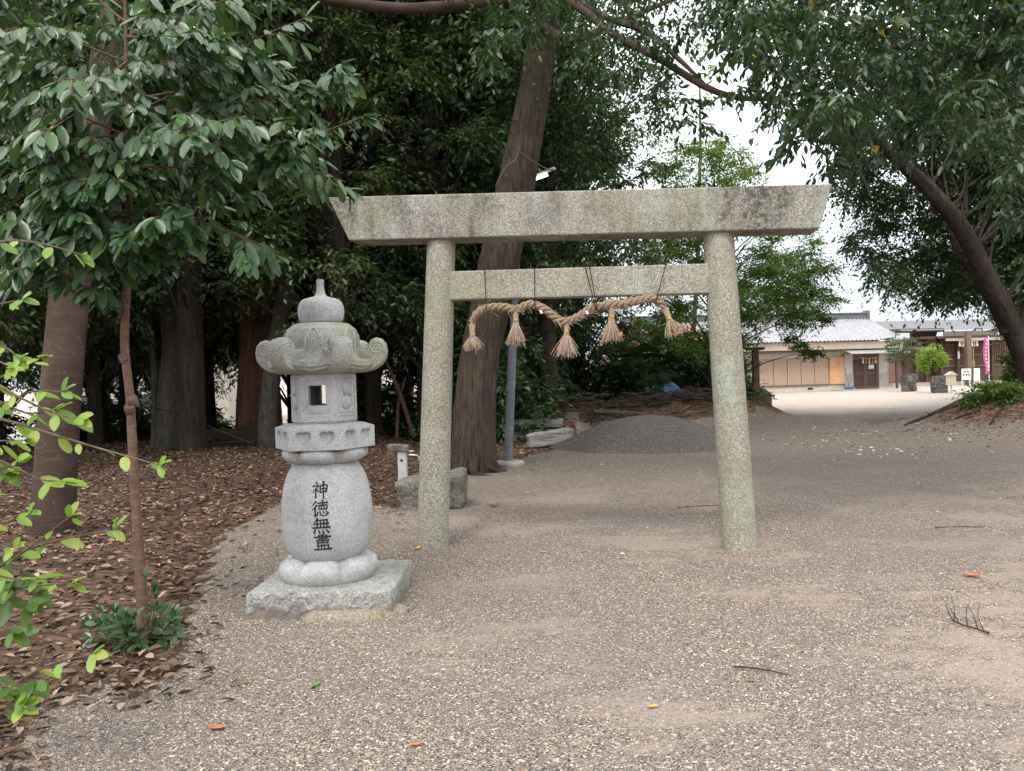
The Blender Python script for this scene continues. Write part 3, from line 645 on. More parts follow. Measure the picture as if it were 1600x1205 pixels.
for k in range(6):                             # rounded corners and the top and bottom slopes
    n0, t0, ap = face_n[k]; n1, t1, _ = face_n[(k+1) % 6]; hw = RC*.5*.86; e0 = n0*ap+t0*hw; e1 = n1*ap-t1*hw; mid = (e0+e1)/2*1.025
    V = []
    for z in (ch_z0+.02, ch_z1-.02): V += [e0+(0, 0, z), mid+(0, 0, z), e1+(0, 0, z)]
    mb.add(V, [(0, 1, 4, 3), (1, 2, 5, 4)])
    b0 = n0*ap-t0*hw
    for z, zz, s in ((ch_z0+.02, ch_z0, .93), (ch_z1-.02, ch_z1, .95)):
        mb.add([b0+(0, 0, z), e0+(0, 0, z), mid+(0, 0, z), e1+(0, 0, z), b0*s+(0, 0, zz), e0*s+(0, 0, zz), mid*s+(0, 0, zz), e1*s+(0, 0, zz), (0, 0, zz)], [(0, 1, 5, 4), (1, 2, 6, 5), (2, 3, 7, 6), (4, 5, 8), (5, 6, 8), (6, 7, 8)])
chamber = L_(mb, 'fire_chamber', M['lantern'], lan, False)
def rr_path(nrm, tg, ap, u0, u1, z0, z1, rad, d=.0, n=6):
    P_ = []
    for cx, cz, a0 in ((u1-rad, z1-rad, 0), (u0+rad, z1-rad, 90), (u0+rad, z0+rad, 180), (u1-rad, z0+rad, 270)):
        for s in np.linspace(a0, a0+90, n): P_.append(nrm*(ap+d)+tg*(cx+rad*math.cos(R_(s)))+np.array((0, 0, cz+rad*math.sin(R_(s)))))
    return P_+[P_[0]]
for k in (2, 5):
    n0, t0, ap = face_n[k]; mb = MB(); mb.tube(rr_path(n0, t0, ap, -.088, .088, 1.325, 1.545, .02), .0065, 6, cap=False); mb.tube(rr_path(n0, t0, ap, -.066, .066, 1.335, 1.52, .008), .006, 6, cap=False)
    L_(mb, 'window_frame', M['lantern'], chamber)
for k in range(6):
    n0, t0, ap = face_n[k]; mb = MB()
    mb.tube(rr_path(n0, t0, ap, -.085, .085, 1.268, 1.30, .005), .0045, 5, cap=False)
    if k not in (2, 5):
        mb.tube(rr_path(n0, t0, ap, -.085, .085, 1.325, 1.555, .012), .0045, 5, cap=False)
        for cu, cz, ru, rz in ((0, 1.40, .050, .058), (.0, 1.49, .036, .05)):
            s = MB(); s.ball((0, 0, 0), (1, 1, 1), 16, 10); V = s.V[0]; mb.add(n0*(ap+.001)+V[:, :1]*t0*ru+V[:, 1:2]*n0*.02+V[:, 2:]*np.array((0, 0, rz))+t0*cu+np.array((0, 0, cz)), s.F)
        mb.tube([n0*(ap+.02)+t0*u+np.array((0, 0, z)) for u, z in ((-.035, 1.445), (0, 1.452), (.035, 1.445))], .007, 6)
    L_(mb, 'carved_relief', M['lantern'], chamber)
# cap
def kasa(th, t):                              # t 0..1 from neck to rim on the upper side
    d = np.abs(((th-C0) % (np.pi/3))/(np.pi/3)-.5)*2; c = d**7              # c = 1 at corners
    rim = .355+.05*c; r = np.interp(t, (0, .12, .3, .45, .62, .8, 1), (.14, .19, .24, .255, .272, .325, .42))*1.0
    rr = .14+(r-.14)*(rim-.14)/(.42-.14); rr = np.where(t < .45, r*.98, rr*smooth(.45, .7, t)+r*(1-smooth(.45, .7, t)))
    zc = np.interp(t, (0, .12, .3, .45, .62, .8, 1), (1.945, 1.938, 1.90, 1.86, 1.755, 1.688, 1.668))
    return np.minimum(rr, np.maximum(rim, .2)), zc+.028*d**2*smooth(.5, 1, t)-.012*(1-d)*smooth(.7, 1, t)
th = np.linspace(0, 2*np.pi, 145)[:-1]; rows = []
for t in np.linspace(0, 1, 26):
    q = [kasa(a_, t) for a_ in th]; rows.append([(math.sin(a_)*r_, -math.cos(a_)*r_, z_) for a_, (r_, z_) in zip(th, q)])
rim = np.array(rows[-1]); cen = np.array((0, 0, 0))
d_ = np.abs(((th-C0) % (np.pi/3))/(np.pi/3)-.5)*2
rows.append(rim*(1.0, 1.0, 1)+(0, 0, .014)); rows.append(rim*(1.035, 1.035, 1)+(0, 0, .013)); rows.append(rim*(1.035, 1.035, 1)-(0, 0, .022)); rows.append(rim*(.985, .985, 1)-(0, 0, .026)); rows.append(rim*(.975, .975, 1)-(0, 0, .045))
low = rim*(.93, .93, 1); low[:, 2] = 1.625-.008*d_; rows.append(low)
low = rim*(.8, .8, 1); low[:, 2] = 1.603; rows.append(low); low = rim*(.66, .66, 1); low[:, 2] = 1.595; rows.append(low); low = rim*(.02, .02, 1); low[:, 2] = 1.593; rows.append(low)
Gk = np.array([np.asarray(r_) for r_ in rows])
mb = MB(); m_ = len(th); V = Gk.reshape(-1, 3)
mb.add(V, [(i*m_+j, (i+1)*m_+j, (i+1)*m_+(j+1) % m_, i*m_+(j+1) % m_) for i in range(len(rows)-1) for j in range(m_)]+[tuple(range(m_))])
cap_ = L_(mb, 'cap', M['lantern_moss'], lan)
for k in range(6):                             # scroll at every corner
    an = C0+k*np.pi/3; rd = np.array((math.sin(an), -math.cos(an), 0)); tg = np.array((math.cos(an), math.sin(an), 0)); up = np.array((0, 0, 1.))
    out = [(.22, 1.593), (.30, 1.597), (.365, 1.612), (.415, 1.645), (.445, 1.69), (.454, 1.74), (.444, 1.79), (.418, 1.822), (.384, 1.832), (.352, 1.82), (.332, 1.79), (.326, 1.75), (.30, 1.745), (.25, 1.76), (.21, 1.80), (.20, 1.72)]
    Q = np.array(out); mb = MB(); V = []; ws = [(-.068, .90), (-.056, .985), (-.02, 1.03), (.02, 1.03), (.056, .985), (.068, .90)]; cc = np.array((.34, 1.70))
    for wv, sc_ in ws: V += [rd*x+up*z+tg*wv for x, z in (Q-cc)*sc_+cc]
    nq = len(Q); F = [(i*nq+j, i*nq+(j+1) % nq, (i+1)*nq+(j+1) % nq, (i+1)*nq+j) for i in range(5) for j in range(nq)]+[tuple(range(nq))[::-1], tuple(5*nq+j for j in range(nq))]
    mb.add(V, F); s_ = L_(mb, 'scroll', M['lantern_moss'], cap_, True)
    for sd_ in (-1, 1):
        sp_ = MB(); a2 = np.linspace(0, 4.2*np.pi, 40); rr = .046*(1-a2/(4.6*np.pi)); sp_.tube([rd*(.388+r_*math.cos(a3+.6))+up*(1.762+r_*math.sin(a3+.6))+tg*sd_*.0685 for a3, r_ in zip(a2, rr)], .0048, 5)
        L_(sp_, 'spiral_line', M['lantern'], s_)
for k in range(6):                             # carved cloud line on each slope
    a0 = C0+(k+.5)*np.pi/3; mb = MB(); pts = []
    for s in np.linspace(-1, 1, 33):
        t = .52-.20*abs(math.cos(s*np.pi*.98))**.7 if abs(s) < .62 else .52-.2*abs(math.cos(.62*np.pi*.98))**.7+(abs(s)-.62)*.95
        an = a0+s*.30; r_, z_ = kasa(np.array(an), t); pts.append((math.sin(an)*float(r_), -math.cos(an)*float(r_), float(z_)+.003))
    mb.tube(spline(pts, 60), .0055, 5); L_(mb, 'cloud_line', M['lantern'], cap_)
mb = MB(); pf = spline([(r_, 0, z_) for r_, z_ in ((.125, 1.94), (.143, 1.955), (.155, 1.985), (.159, 2.02), (.157, 2.052), (.146, 2.085), (.122, 2.110), (.075, 2.124), (.044, 2.135), (.031, 2.16), (.024, 2.20), (.0265, 2.243), (.024, 2.25))], 60)
mb.lathe([(p[0], p[2]) for p in pf], 48); L_(mb, 'finial', M['lantern'], lan)

# ------------------------------------------------------------------ lamp post
pb = foot(793, 727); dP = pb[1]
lamp = thing('street_lamp', pb, 'slim blue grey lamp post beside the big leaning trunk with its tube lit', 'street lamp')
mb = MB(); top_p = at(813, 268, dP); mid = at(801, 540, dP)
mb.tube([pb-(0, 0, .1), mid], (.075, .072), 16); mb.tube([mid-(0, 0, .02), top_p], (.060, .055), 16); put('pole', mb, M['pole'], lamp, True)
mb = MB(); mb.tube([mid-(0, 0, .03), mid+(0, 0, .03)], (.078, .078), 16); put('pole_collar', mb, M['pole'], lamp, True)
h0, h1 = at(829, 279, dP-.25), at(866, 266, dP-.45); ax = unit(h1-h0)
mb = MB(); mb.tube([top_p, top_p*.5+h0*.5+(0, 0, .02), h0], .025, 8); put('lamp_arm', mb, M['pole'], lamp, True)
mb = MB(); sd_ = unit(np.cross(ax, (0, 0, 1))); upv = np.cross(sd_, ax); mb.box((h0+h1)/2+upv*.028, (np.linalg.norm(h1-h0)*1.08, .085, .035), axes=(ax, sd_, upv)); put('lamp_head', mb, M['lamp_white'], lamp, bevel=.01)
mb = MB(); mb.tube([h0+ax*.03-upv*.035, h0*.35+h1*.65-upv*.035+ax*.02], .026, 10); put('lamp_tube', mb, M['tube'], lamp, True)
mb = MB(); mb.lathe([(.30, -.05), (.30, .04), (.27, .07), (.08, .085)], 20, lambda f, th, r, z: (r*(1+.09*np.sin(3*th+1)+.05*np.sin(5*th)), z), pb+(.0, 0, 0)); put('concrete_base', mb, M['concrete'], lamp)

# ------------------------------------------------------------------ tap, basin, slabs, heap
tb = ground(631, 780); tap = thing('standpipe', tb, 'short pale square standpipe with a chrome tap behind the stone basin', 'standpipe')
tt = at(631, 704, tb[1]); hh = tt[2]
mb = MB(); mb.box(tb+(0, 0, hh/2-.02), (.115, .115, hh+.04)); put('standpipe_body', mb, M['tap_post'], tap, bevel=.012)
mb = MB(); c_ = tb+(-.005, -.058, hh-.12); mb.tube([c_, c_-(0, .004, 0)], .017, 14); put('port', mb, M['hole'], tap)
mb = MB(); s0 = tb+(.055, -.02, hh-.06); mb.tube([s0, s0+(.06, 0, .0), s0+(.13, -.01, -.005), s0+(.155, -.01, -.03), s0+(.158, -.01, -.06)], (.014, .013, .012, .012, .014), 10); mb.tube([s0+(.06, 0, .01), s0+(.06, 0, .05)], .009, 8); mb.tube([s0+(.025, 0, .05), s0+(.095, 0, .05)], .009, 8); put('tap', mb, M['chrome'], tap, True)
def rough_block(name, c, size, rz, mat, label, cat, seed, top=(1, 1), tilt=(0, 0), noise=.035, group=None, bot=(.9, .9)):
    bm = bmesh.new(); bmesh.ops.create_cube(bm, size=2); bmesh.ops.subdivide_edges(bm, edges=bm.edges[:], cuts=9, use_grid_fill=True)
    g_ = np.random.default_rng(seed); V = np.array([v.co[:] for v in bm.verts]); ph = g_.uniform(0, 6.28, 8); wv = g_.normal(0, 2.3, (8, 3))
    rnd = V/np.maximum(1, (np.abs(V)**8).sum(1, keepdims=True)**(1/8)); k = rnd
    f = (k[:, 2:]+1)/2; k = np.c_[k[:, :1]*(bot[0]+(top[0]-bot[0])*f), k[:, 1:2]*(bot[1]+(top[1]-bot[1])*f), k[:, 2:]]
    k = k*(np.array(size)/2); k += unitn(V)*(np.sin(V@wv.T+ph).mean(1)*noise*2.2+g_.normal(0, noise*.16, len(V)))[:, None]
    for v, p in zip(bm.verts, k): v.co = p
    me = bpy.data.meshes.new(name); bm.to_mesh(me); bm.free(); me.materials.append(mat)
    o = bpy.data.objects.new(name, me); COL.objects.link(o); o.location = tuple(c); o.rotation_euler = (tilt[0], tilt[1], rz); return tag(o, label, cat, group)
rough_block('cap_stone', tb+(-.06, 0, hh+.035), (.27, .2, .085), .1, M['field_stone'], 'flat grey stone resting on top of the standpipe', 'stone', 3, noise=.014, tilt=(0, .05))
bc = ground(676, 795); rough_block('stone_basin', bc+(0, .12, .16), (.84, .55, .46), .05, M['field_stone'], 'rough brown stone basin block behind the foot of one torii post', 'stone basin', 4, top=(1.0, 1), bot=(.82, .85), tilt=(0, -.14), noise=.03)
SG = 'granite slabs stacked by the lamp post'
s0 = ground(842, 692); rough_block('stone_slab', (s0[0]-.05, s0[1]+.45, .14), (1.15, .6, .28), .05, M['slab'], 'lowest grey slab mostly hidden beneath the flat slab', 'stone slab', 5, bot=(1, 1), group=SG, noise=.02)
rough_block('stone_slab', (s0[0]-.02, s0[1]+.6, .40), (1.25, .6, .20), -.06, M['slab'], 'flat grey slab lying on top of the stack by the lamp post', 'stone slab', 6, bot=(.95, 1), group=SG, noise=.025)
s1 = ground(860, 699); rough_block('stone_slab', (s1[0], s1[1]+.1, .19), (1.02, .30, .29), .25, M['slab'], 'grey slab leaning in front of the stack, tilted up to the right', 'stone slab', 7, bot=(1, 1), group=SG, tilt=(0, -.10), noise=.025)
hc = np.array((2.75, 15.6)); n1 = 60; mb = MB(); rr = np.linspace(0, 1, 22); th = np.linspace(0, 2*np.pi, n1+1)
Rr, Th = np.meshgrid(rr, th, indexing='ij'); Xh = hc[0]+Rr*np.cos(Th)*(2.0+.16*np.sin(3*Th)+.1*np.sin(5*Th)); Yh = hc[1]+Rr*np.sin(Th)*1.4
Zh = .64*(1-Rr**2.1)**1.35+.012*np.sin(Xh*9)*np.sin(Yh*8)*(1-Rr)-.03*Rr; mb.grid(np.stack((Xh, Yh, Zh), -1))
solo('gravel_heap', mb, M['heap'], 'low rounded heap of dark grey gravel between the torii posts', 'gravel heap', (hc[0], hc[1], 0), sm=True)
# brush pile along the bank
mb = MB()
for _ in range(620):
    t = rng.uniform(0, 1); c = np.array((1.0, 18.6))*(1-t)+np.array((6.2, 22.3))*t+rng.normal(0, .55, 2); z = hz(*c)+rng.uniform(0, .34); an = rng.uniform(0, 3.14); ln = rng.uniform(.3, 1.1)
    d = np.array((math.cos(an), math.sin(an)*.6, rng.normal(0, .12)))*ln/2; p = np.array((*c, z)); mb.tube([p-d, p+rng.normal(0, .05, 3), p+d+rng.normal(0, .05, 3)], np.array((1, .8, .4))*rng.uniform(.006, .022), 4, cap=False)
solo('brush_pile', mb, M['bark_brown'], 'long heap of dry brown brushwood along the bank behind the gravel heap', 'brush pile', (3.5, 20.4, .5), kind='stuff')
mb = MB(); mb.tube(spline([np.append(p, hz(*p)+.38) for p in ((1.9, 18.1), (2.8, 18.3), (3.7, 18.2), (4.3, 18.7))], 12), np.linspace(.07, .03, 12), 8, rough=.05)
solo('fallen_branch', mb, M['bark_brown'], 'thick fallen branch lying across the front of the brushwood', 'fallen branch', (3.0, 18.2, .3))
c_ = at(1037, 604, 25); mb = MB(); n1 = 22; U, Vv = np.meshgrid(np.linspace(-1, 1, n1), np.linspace(-1, 1, 12), indexing='ij'); mb.grid(np.stack((c_[0]+U*.75, c_[1]+Vv*.6, c_[2]-.05+.13*np.sin(U*5)*np.cos(Vv*4)-.22*U*U-.25*Vv*Vv+.1), -1))
mb.box((c_[0], c_[1], c_[2]-.42), (1.2, .9, .55)); solo('blue_tarp', mb, M['tarp'], 'crumpled blue tarpaulin draped over a pile beyond the brushwood', 'tarpaulin', (c_[0], c_[1], c_[2]-.6))

# ------------------------------------------------------------------ trees with their own place
def trunk_mb(path, rad, seg=20, ridge=.1, rough=.012, n=40, flare=0, seed=0):
    P_ = spline(path, n); r_ = np.interp(np.linspace(0, 1, n), np.linspace(0, 1, len(rad)), rad)
    if flare: hgt = P_[:, 2]-P_[0, 2]; r_ = r_*(1+flare*np.exp(-hgt/.45))
    mb = MB(); mb.tube(P_, r_, seg, rough, ridge, seed); return mb, P_, r_
def roots(mb, c, r0, n, ln, seed, az=(0, 6.28), rad=.09):
    g_ = np.random.default_rng(seed)
    for k in range(n):
        an = az[0]+(az[1]-az[0])*(k+g_.uniform(.1, .9))/n; l = ln*g_.uniform(.6, 1.3); pts = []
        for t in np.linspace(0, 1, 8):
            an2 = an+.5*math.sin(t*3+k)*t; p = np.array(c[:2])+np.array((math.cos(an2), math.sin(an2)))*(r0*.55+l*t); pts.append((p[0], p[1], hz(*p)+rad*1.6*(1-t)**2*2-.02))
        mb.tube(pts, np.linspace(rad, .015, 8)*g_.uniform(.7, 1.2), 8, .05)
# big leaning trunk in the middle
tb_ = foot(738, 737); d0 = tb_[1]
CT = thing('leaning_tree', tb_, 'big brown leaning trunk with flared roots behind the torii gate', 'tree')
mb, cp, cr = trunk_mb([tb_-(0, 0, .15), at(741, 690, d0), at(745, 620, d0), at(752, 550, d0), at(767, 480, d0), at(785, 395, d0), at(807, 290, d0+.1), at(838, 120, d0+.2), at(853, 0, d0+.3), at(864, -120, d0+.4), at(872, -260, d0+.5)], [.37, .33, .31, .305, .305, .31, .30, .25, .23, .21, .18], 44, .13, .02, 60, .14, 3)
roots(mb, tb_, .36, 8, .5, 3, (3.2, 6.4), .11); put('trunk', mb, M['bark_brown'], CT, True)
for pts, rr in (([at(852, -8, d0+.2), at(760, 2, d0-.3), at(680, 12, d0-.8), at(600, 12, d0-1.2), at(500, -4, d0-1.6), at(400, -30, d0-2)], (.11, .09, .085, .08, .07, .05)),
                ([at(856, -12, d0), at(905, 12, d0-.9), at(960, 55, d0-1.6), at(1030, 92, d0-2.2), at(1115, 142, d0-2.9), at(1190, 155, d0-3.6), at(1280, 140, d0-4.2)], (.07, .06, .052, .048, .04, .03, .018)),
                ([at(880, -20, d0), at(930, 20, d0-.6), at(1010, 50, d0-1.2), at(1060, 92, d0-1.6), at(1100, 130, d0-2)], (.06, .05, .045, .035, .02)),
                ([at(845, 40, d0), at(900, 60, d0-.1), at(1000, 20, d0+1), at(1100, -20, d0+2)], (.07, .06, .05, .03))):
    mb = MB(); q = spline(pts, 26); mb.tube(q, np.interp(np.linspace(0, 1, 26), np.linspace(0, 1, len(rr)), rr), 10, .03); put('limb', mb, M['bark_smooth'], CT, True)
mb = MB(); mb.tube(spline([at(775, 292, d0-.35), at(790, 262, d0-.42), at(806, 250, d0-.4), at(812, 225, d0-.38)], 10), .018, 6); mb.tube(spline([at(810, 235, d0-.4), at(830, 250, d0-.5), at(850, 262, d0-.6), at(866, 266, d0-.7)], 10), (.008), 5); put('dead_twig', mb, M['twig'], CT, True)
cl = [at(px, py, rng.uniform(8.5, 11.5)) for px, py in in_poly([(640, -330), (1010, -330), (1120, 40), (880, 75), (760, 40), (640, -20)], 55)]+[at(px, py, rng.uniform(9.5, 11)) for px, py in ((760, 70), (800, 65), (905, 40), (930, 60), (830, 45), (1040, 120), (1060, 160), (1085, 190), (1050, 60), (1015, 70), (970, 20), (1075, 30))]
cl += [np.array((rng.uniform(-4, 6), rng.uniform(11, 17), rng.uniform(8.6, 12))) for _ in range(120)]+[np.array((rng.uniform(-7, 10), rng.uniform(9.5, 20), rng.uniform(10.5, 14))) for _ in range(210)]
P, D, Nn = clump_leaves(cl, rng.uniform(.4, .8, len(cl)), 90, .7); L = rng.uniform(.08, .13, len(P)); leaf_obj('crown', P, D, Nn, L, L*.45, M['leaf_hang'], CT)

# wide smooth trunk at far left
b_ = foot(80, 830); d_ = b_[1]
LTt = thing('smooth_barked_tree', b_, 'thick smooth brown trunk leaning right at the left edge', 'tree')
mb, _, _ = trunk_mb([b_-(0, 0, .15), at(84, 780, d_), at(95, 620, d_), at(110, 460, d_), at(128, 340, d_+.05), at(142, 240, d_+.1), at(165, 80, d_+.3), at(190, -120, d_+.5), at(210, -300, d_+.8)], [.20, .19, .18, .172, .16, .145, .13, .11, .09], 32, .035, .006, 50, .08, 5)
mb.tube(spline([at(120, 330, d_), at(105, 300, d_-.2), at(90, 280, d_-.4), at(60, 262, d_-.6)], 10), np.linspace(.09, .04, 10), 12, .03)
put('trunk', mb, M['bark_smooth'], LTt, True)
cl = [at(px, py, rng.uniform(6.5, 10.5)) for px, py in in_poly([(-120, -350), (420, -350), (400, 40), (250, 120), (-100, 240)], 80)]
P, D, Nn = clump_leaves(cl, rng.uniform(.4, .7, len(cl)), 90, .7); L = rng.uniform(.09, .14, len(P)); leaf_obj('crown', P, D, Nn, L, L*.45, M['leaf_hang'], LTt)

# broad-leaved sapling in front
b_ = foot(226, 1003); d_ = b_[1]
SAP = thing('evergreen_sapling', b_, 'slender brown sapling with large glossy leaves standing beside the lantern', 'sapling')
tr_pts = [b_-(0, 0, .08), at(222, 930, d_), at(214, 820, d_), at(207, 700, d_), at(203, 620, d_), at(195, 545, d_), at(197, 470, d_), at(204, 380, d_), at(202, 320, d_), at(199, 200, d_), at(197, 80, d_), at(192, -120, d_)]
mb, sp_, _ = trunk_mb(tr_pts, [.034, .030, .028, .026, .025, .024, .022, .019, .017, .013, .010, .006], 16, .05, .015, 90, .1, 6)
for px, py, s in ((207, 628, .03), (193, 560, .022), (204, 640, .028)): mb.ball(at(px, py, d_-.02), (s*1.2, s*1.2, s*1.3), 10, 8, .25, int(px))
put('trunk', mb, M['bark_sapling'], SAP, True)
BR = [([(200, 232), (300, 232), (400, 238), (480, 215), (568, 182)], -.35), ([(200, 180), (300, 130), (400, 62), (478, 28)], -.1), ([(200, 170), (330, 165), (450, 150), (545, 122)], .15),
      ([(203, 262), (330, 262), (430, 250), (515, 278)], -.25), ([(203, 332), (260, 330), (330, 352), (425, 392)], -.3), ([(198, 492), (165, 470), (135, 450), (60, 415), (5, 432)], -.3),
      ([(200, 205), (100, 175), (-30, 160)], -.3), ([(199, 105), (90, 60), (-40, 60)], -.4), ([(201, 255), (90, 262), (-30, 290)], -.1), ([(202, 318), (110, 318), (20, 342)], -.25), ([(202, 330), (90, 370), (-20, 385)], .1),
      ([(198, 60), (300, 20), (430, -30)], -.3), ([(198, 130), (270, 92), (345, 62)], -.55), ([(200, 215), (290, 200), (370, 185)], -.6), ([(201, 240), (160, 255), (130, 300)], -.6), ([(198, 30), (120, -20), (20, -40)], .1),
      ([(200, 150), (250, 190), (300, 215)], -.7), ([(198, 90), (160, 120), (90, 130)], -.6), ([(199, 130), (130, 170), (60, 215)], -.7), ([(198, 50), (260, 60), (300, 45)], -.5), ([(204, 352), (240, 360), (275, 345)], -.5), ([(203, 345), (180, 370), (150, 360)], -.45),
      ([(200, 440), (180, 415), (170, 400)], -.3), ([(205, 380), (235, 372), (260, 395)], -.2), ([(199, 160), (290, 140), (380, 120), (440, 110)], .35), ([(200, 200), (300, 265), (390, 300)], .3), ([(200, 140), (60, 110), (-40, 110)], .3), ([(200, 300), (140, 330), (80, 350)], -.4), ([(200, 250), (130, 240), (60, 250)], -.5), ([(203, 345), (130, 395), (60, 400)], -.35), ([(200, 220), (150, 215), (100, 230)], -.6), ([(203, 340), (150, 345), (95, 330)], -.5), ([(200, 270), (150, 285), (95, 300)], -.55)]
brm = MB(); Ps, Ds, Ns, Ls = [], [], [], []
def leaf_twig(path, n, L, lift=0., start=.35, sp=1.0, cam_bias=.5):
    q = spline(path, n*2); T = unitn(np.gradient(q, axis=0)); i0 = int(len(q)*start)
    for j, i in enumerate(range(i0, len(q), 2)):
        s = unit(np.cross(T[i], (0, 0, 1)))*(1 if j % 2 else -1)
        d = unit(s*.75*sp+T[i]*.65+np.array((0, -.12, -.95+lift))+rng.normal(0, .2, 3)); nv = unit(np.array((0, 0, 1.0))+s*.15+np.array((0, -cam_bias, 0))+rng.normal(0, .38, 3))
        Ps.append(q[i]+d*.012); Ds.append(d); Ns.append(nv); Ls.append(L*rng.uniform(.55, 1.2))
    for k in range(3):
        d = unit(T[-1]+rng.normal(0, .45, 3)+(0, 0, -.25+lift)); Ps.append(q[-1]); Ds.append(d); Ns.append(unit(np.array((0, -cam_bias, 1.0))+rng.normal(0, .3, 3))); Ls.append(L*rng.uniform(.6, 1.0))
for pts, dz in BR:
    m_ = len(pts); path = [at(px, py, d_+dz*(i/(m_-1))**.8*1.0) for i, (px, py) in enumerate(pts)]; path[0] = sp_[np.argmin(np.linalg.norm(sp_-path[0], axis=1))]
    q = spline(path, 22); ln = np.linalg.norm(np.diff(q, axis=0), axis=1).sum(); brm.tube(q, np.linspace(.0075, .0025, 22), 6, cap=False)
    leaf_twig(path, max(7, int(ln*21)), .13, start=.22)
    ns = max(4, int(ln*13))
    for k in range(ns):
        t = rng.uniform(.22, .97); i = int(t*20); T = unit(q[i+1]-q[i]); s = unit(np.cross(T, (0, 0, 1)))*rng.choice((-1, 1)); l2 = rng.uniform(.14, .36)*(1.15-.5*t)
        e = q[i]+(T*.6+s*.8+np.array((0, 0, rng.uniform(-.35, .35))))*l2; tw = [q[i], (q[i]+e)/2+(0, 0, .02), e-(0, 0, .03)]
        brm.tube(spline(tw, 6), np.linspace(.0035, .0016, 6), 5, cap=False); leaf_twig(tw, rng.integers(5, 10), .13, start=.2)
put('branches', brm, M['bark_sapling'], SAP, True)
Ls = np.array(Ls); leaf_obj('crown', np.array(Ps), np.array(Ds), np.array(Ns), Ls, Ls*.42, M['leaf_near'], SAP, LEAF13)
# shoots at the sapling's foot
Ps, Ds, Ns, Ls = [], [], [], []; brm = MB()
for k in range(34):
    an = rng.uniform(0, 6.28); rr = rng.uniform(.06, .20); c = b_+np.array((math.cos(an)*rr*1.1-.02, math.sin(an)*rr*.7-.04, 0)); e = c+np.array((math.cos(an)*.06, math.sin(an)*.06, rng.uniform(.06, .30)*(1.15-rr*2.6)))
    tw = [b_+(0, 0, .0), c+(0, 0, .05), e]; brm.tube(spline(tw, 7), np.linspace(.005, .002, 7), 5, cap=False); leaf_twig(tw, 5, .085, .55, .25, 1.0, .5)
for px, py in ((228, 905), (240, 925)):
    tw = [b_+(.02, -.05, .1), at(236, 960, d_-.06), at(px, py, d_-.06)]; brm.tube(spline(tw, 7), .003, 5); leaf_twig(tw, 4, .08, .9, .5)
put('shoot_stems', brm, M['twig'], SAP); Ls = np.array(Ls); leaf_obj('shoot_leaves', np.array(Ps), np.array(Ds), np.array(Ns), Ls, Ls*.46, M['leaf_basal'], SAP, LEAF13)

# lime-green shrub reaching in from the left
sb = np.array((-3.05, 3.35, hz(-3.05, 3.35)))
SH = thing('lime_shrub', sb, 'shrub with bright lime young leaves on thin sprays at the left edge', 'shrub')
brm = MB(); hub = sb+np.array((.05, 0, .35)); limeP, darkP = [], []
def spray(pts, d, L=.065, lime=True, start=.3, n=None):
    global Ps, Ds, Ns, Ls
    path = [at(px, py, d+dd) for dd, (px, py) in zip(np.linspace(.25, 0, len(pts)), pts)]; lead = [hub+rng.normal(0, .05, 3), (hub+path[0])/2+(0, 0, .1), path[0]]
    brm.tube(spline(lead+path[1:], 26), np.linspace(.011, .0022, 26), 6, cap=False)
    ln = np.linalg.norm(np.diff(np.array(path), axis=0), axis=1).sum(); Ps, Ds, Ns, Ls = [], [], [], []
    leaf_twig(path, n or max(5, int(ln*9.5)), L*(1.4 if lime else 1.15), .45, start, .9, .7); (limeP if lime else darkP).append((np.array(Ps), np.array(Ds), np.array(Ns), np.array(Ls)))
for pts, d, L in (([(-90, 645), (0, 655), (80, 678), (160, 702), (250, 727)], 2.9, .062), ([(-90, 640), (0, 632), (50, 612), (98, 612)], 3.0, .06), ([(-80, 610), (0, 590), (40, 572), (62, 560)], 3.1, .055), ([(-90, 400), (0, 378), (60, 380), (128, 398)], 3.0, .05), ([(-80, 500), (-20, 480), (35, 468)], 3.1, .055),
                  ([(-80, 905), (0, 885), (60, 845), (108, 808)], 2.8, .045), ([(-60, 890), (30, 862), (100, 842), (178, 828)], 2.8, .055), ([(-60, 940), (0, 922), (60, 915), (112, 912)], 2.75, .055), ([(-60, 1125), (0, 1085), (70, 1042), (145, 1022)], 2.6, .055), ([(-70, 1130), (-10, 1110), (38, 1100)], 2.6, .05),
                  ([(-80, 700), (-10, 690), (40, 688)], 3.0, .06), ([(-80, 860), (-20, 850), (22, 856)], 2.8, .055), ([(-80, 760), (-20, 745), (25, 720)], 2.9, .06), ([(-80, 570), (-20, 560), (20, 575)], 3.0, .055)): spray(pts, d, L)
for pts, d, L in (([(-90, 560), (-10, 600), (70, 640), (120, 655)], 2.95, .062), ([(-90, 690), (0, 720), (60, 748), (95, 752)], 2.9, .06), ([(-90, 610), (-20, 620), (40, 645), (85, 640)], 3.05, .06), ([(-90, 520), (0, 540), (30, 560)], 3.1, .06), ([(-80, 820), (-10, 815), (45, 800)], 2.8, .055), ([(-80, 860), (0, 900), (60, 905)], 2.7, .06)): spray(pts, d, L)
for pts, d in (([(-100, 900), (-20, 885), (30, 890), (60, 925)], 2.9), ([(-100, 960), (-20, 930), (45, 945)], 2.85), ([(-100, 1100), (-20, 1078), (55, 1066)], 2.65), ([(-100, 1060), (-30, 1050), (30, 1088)], 2.7), ([(-100, 740), (-40, 720), (10, 740)], 3.0), ([(-100, 980), (-40, 965), (20, 985)], 2.8), ([(-100, 830), (-40, 860), (15, 910)], 2.9)): spray(pts, d, .085, False, .2, 9)
put('stems', brm, M['twig'], SH, True)
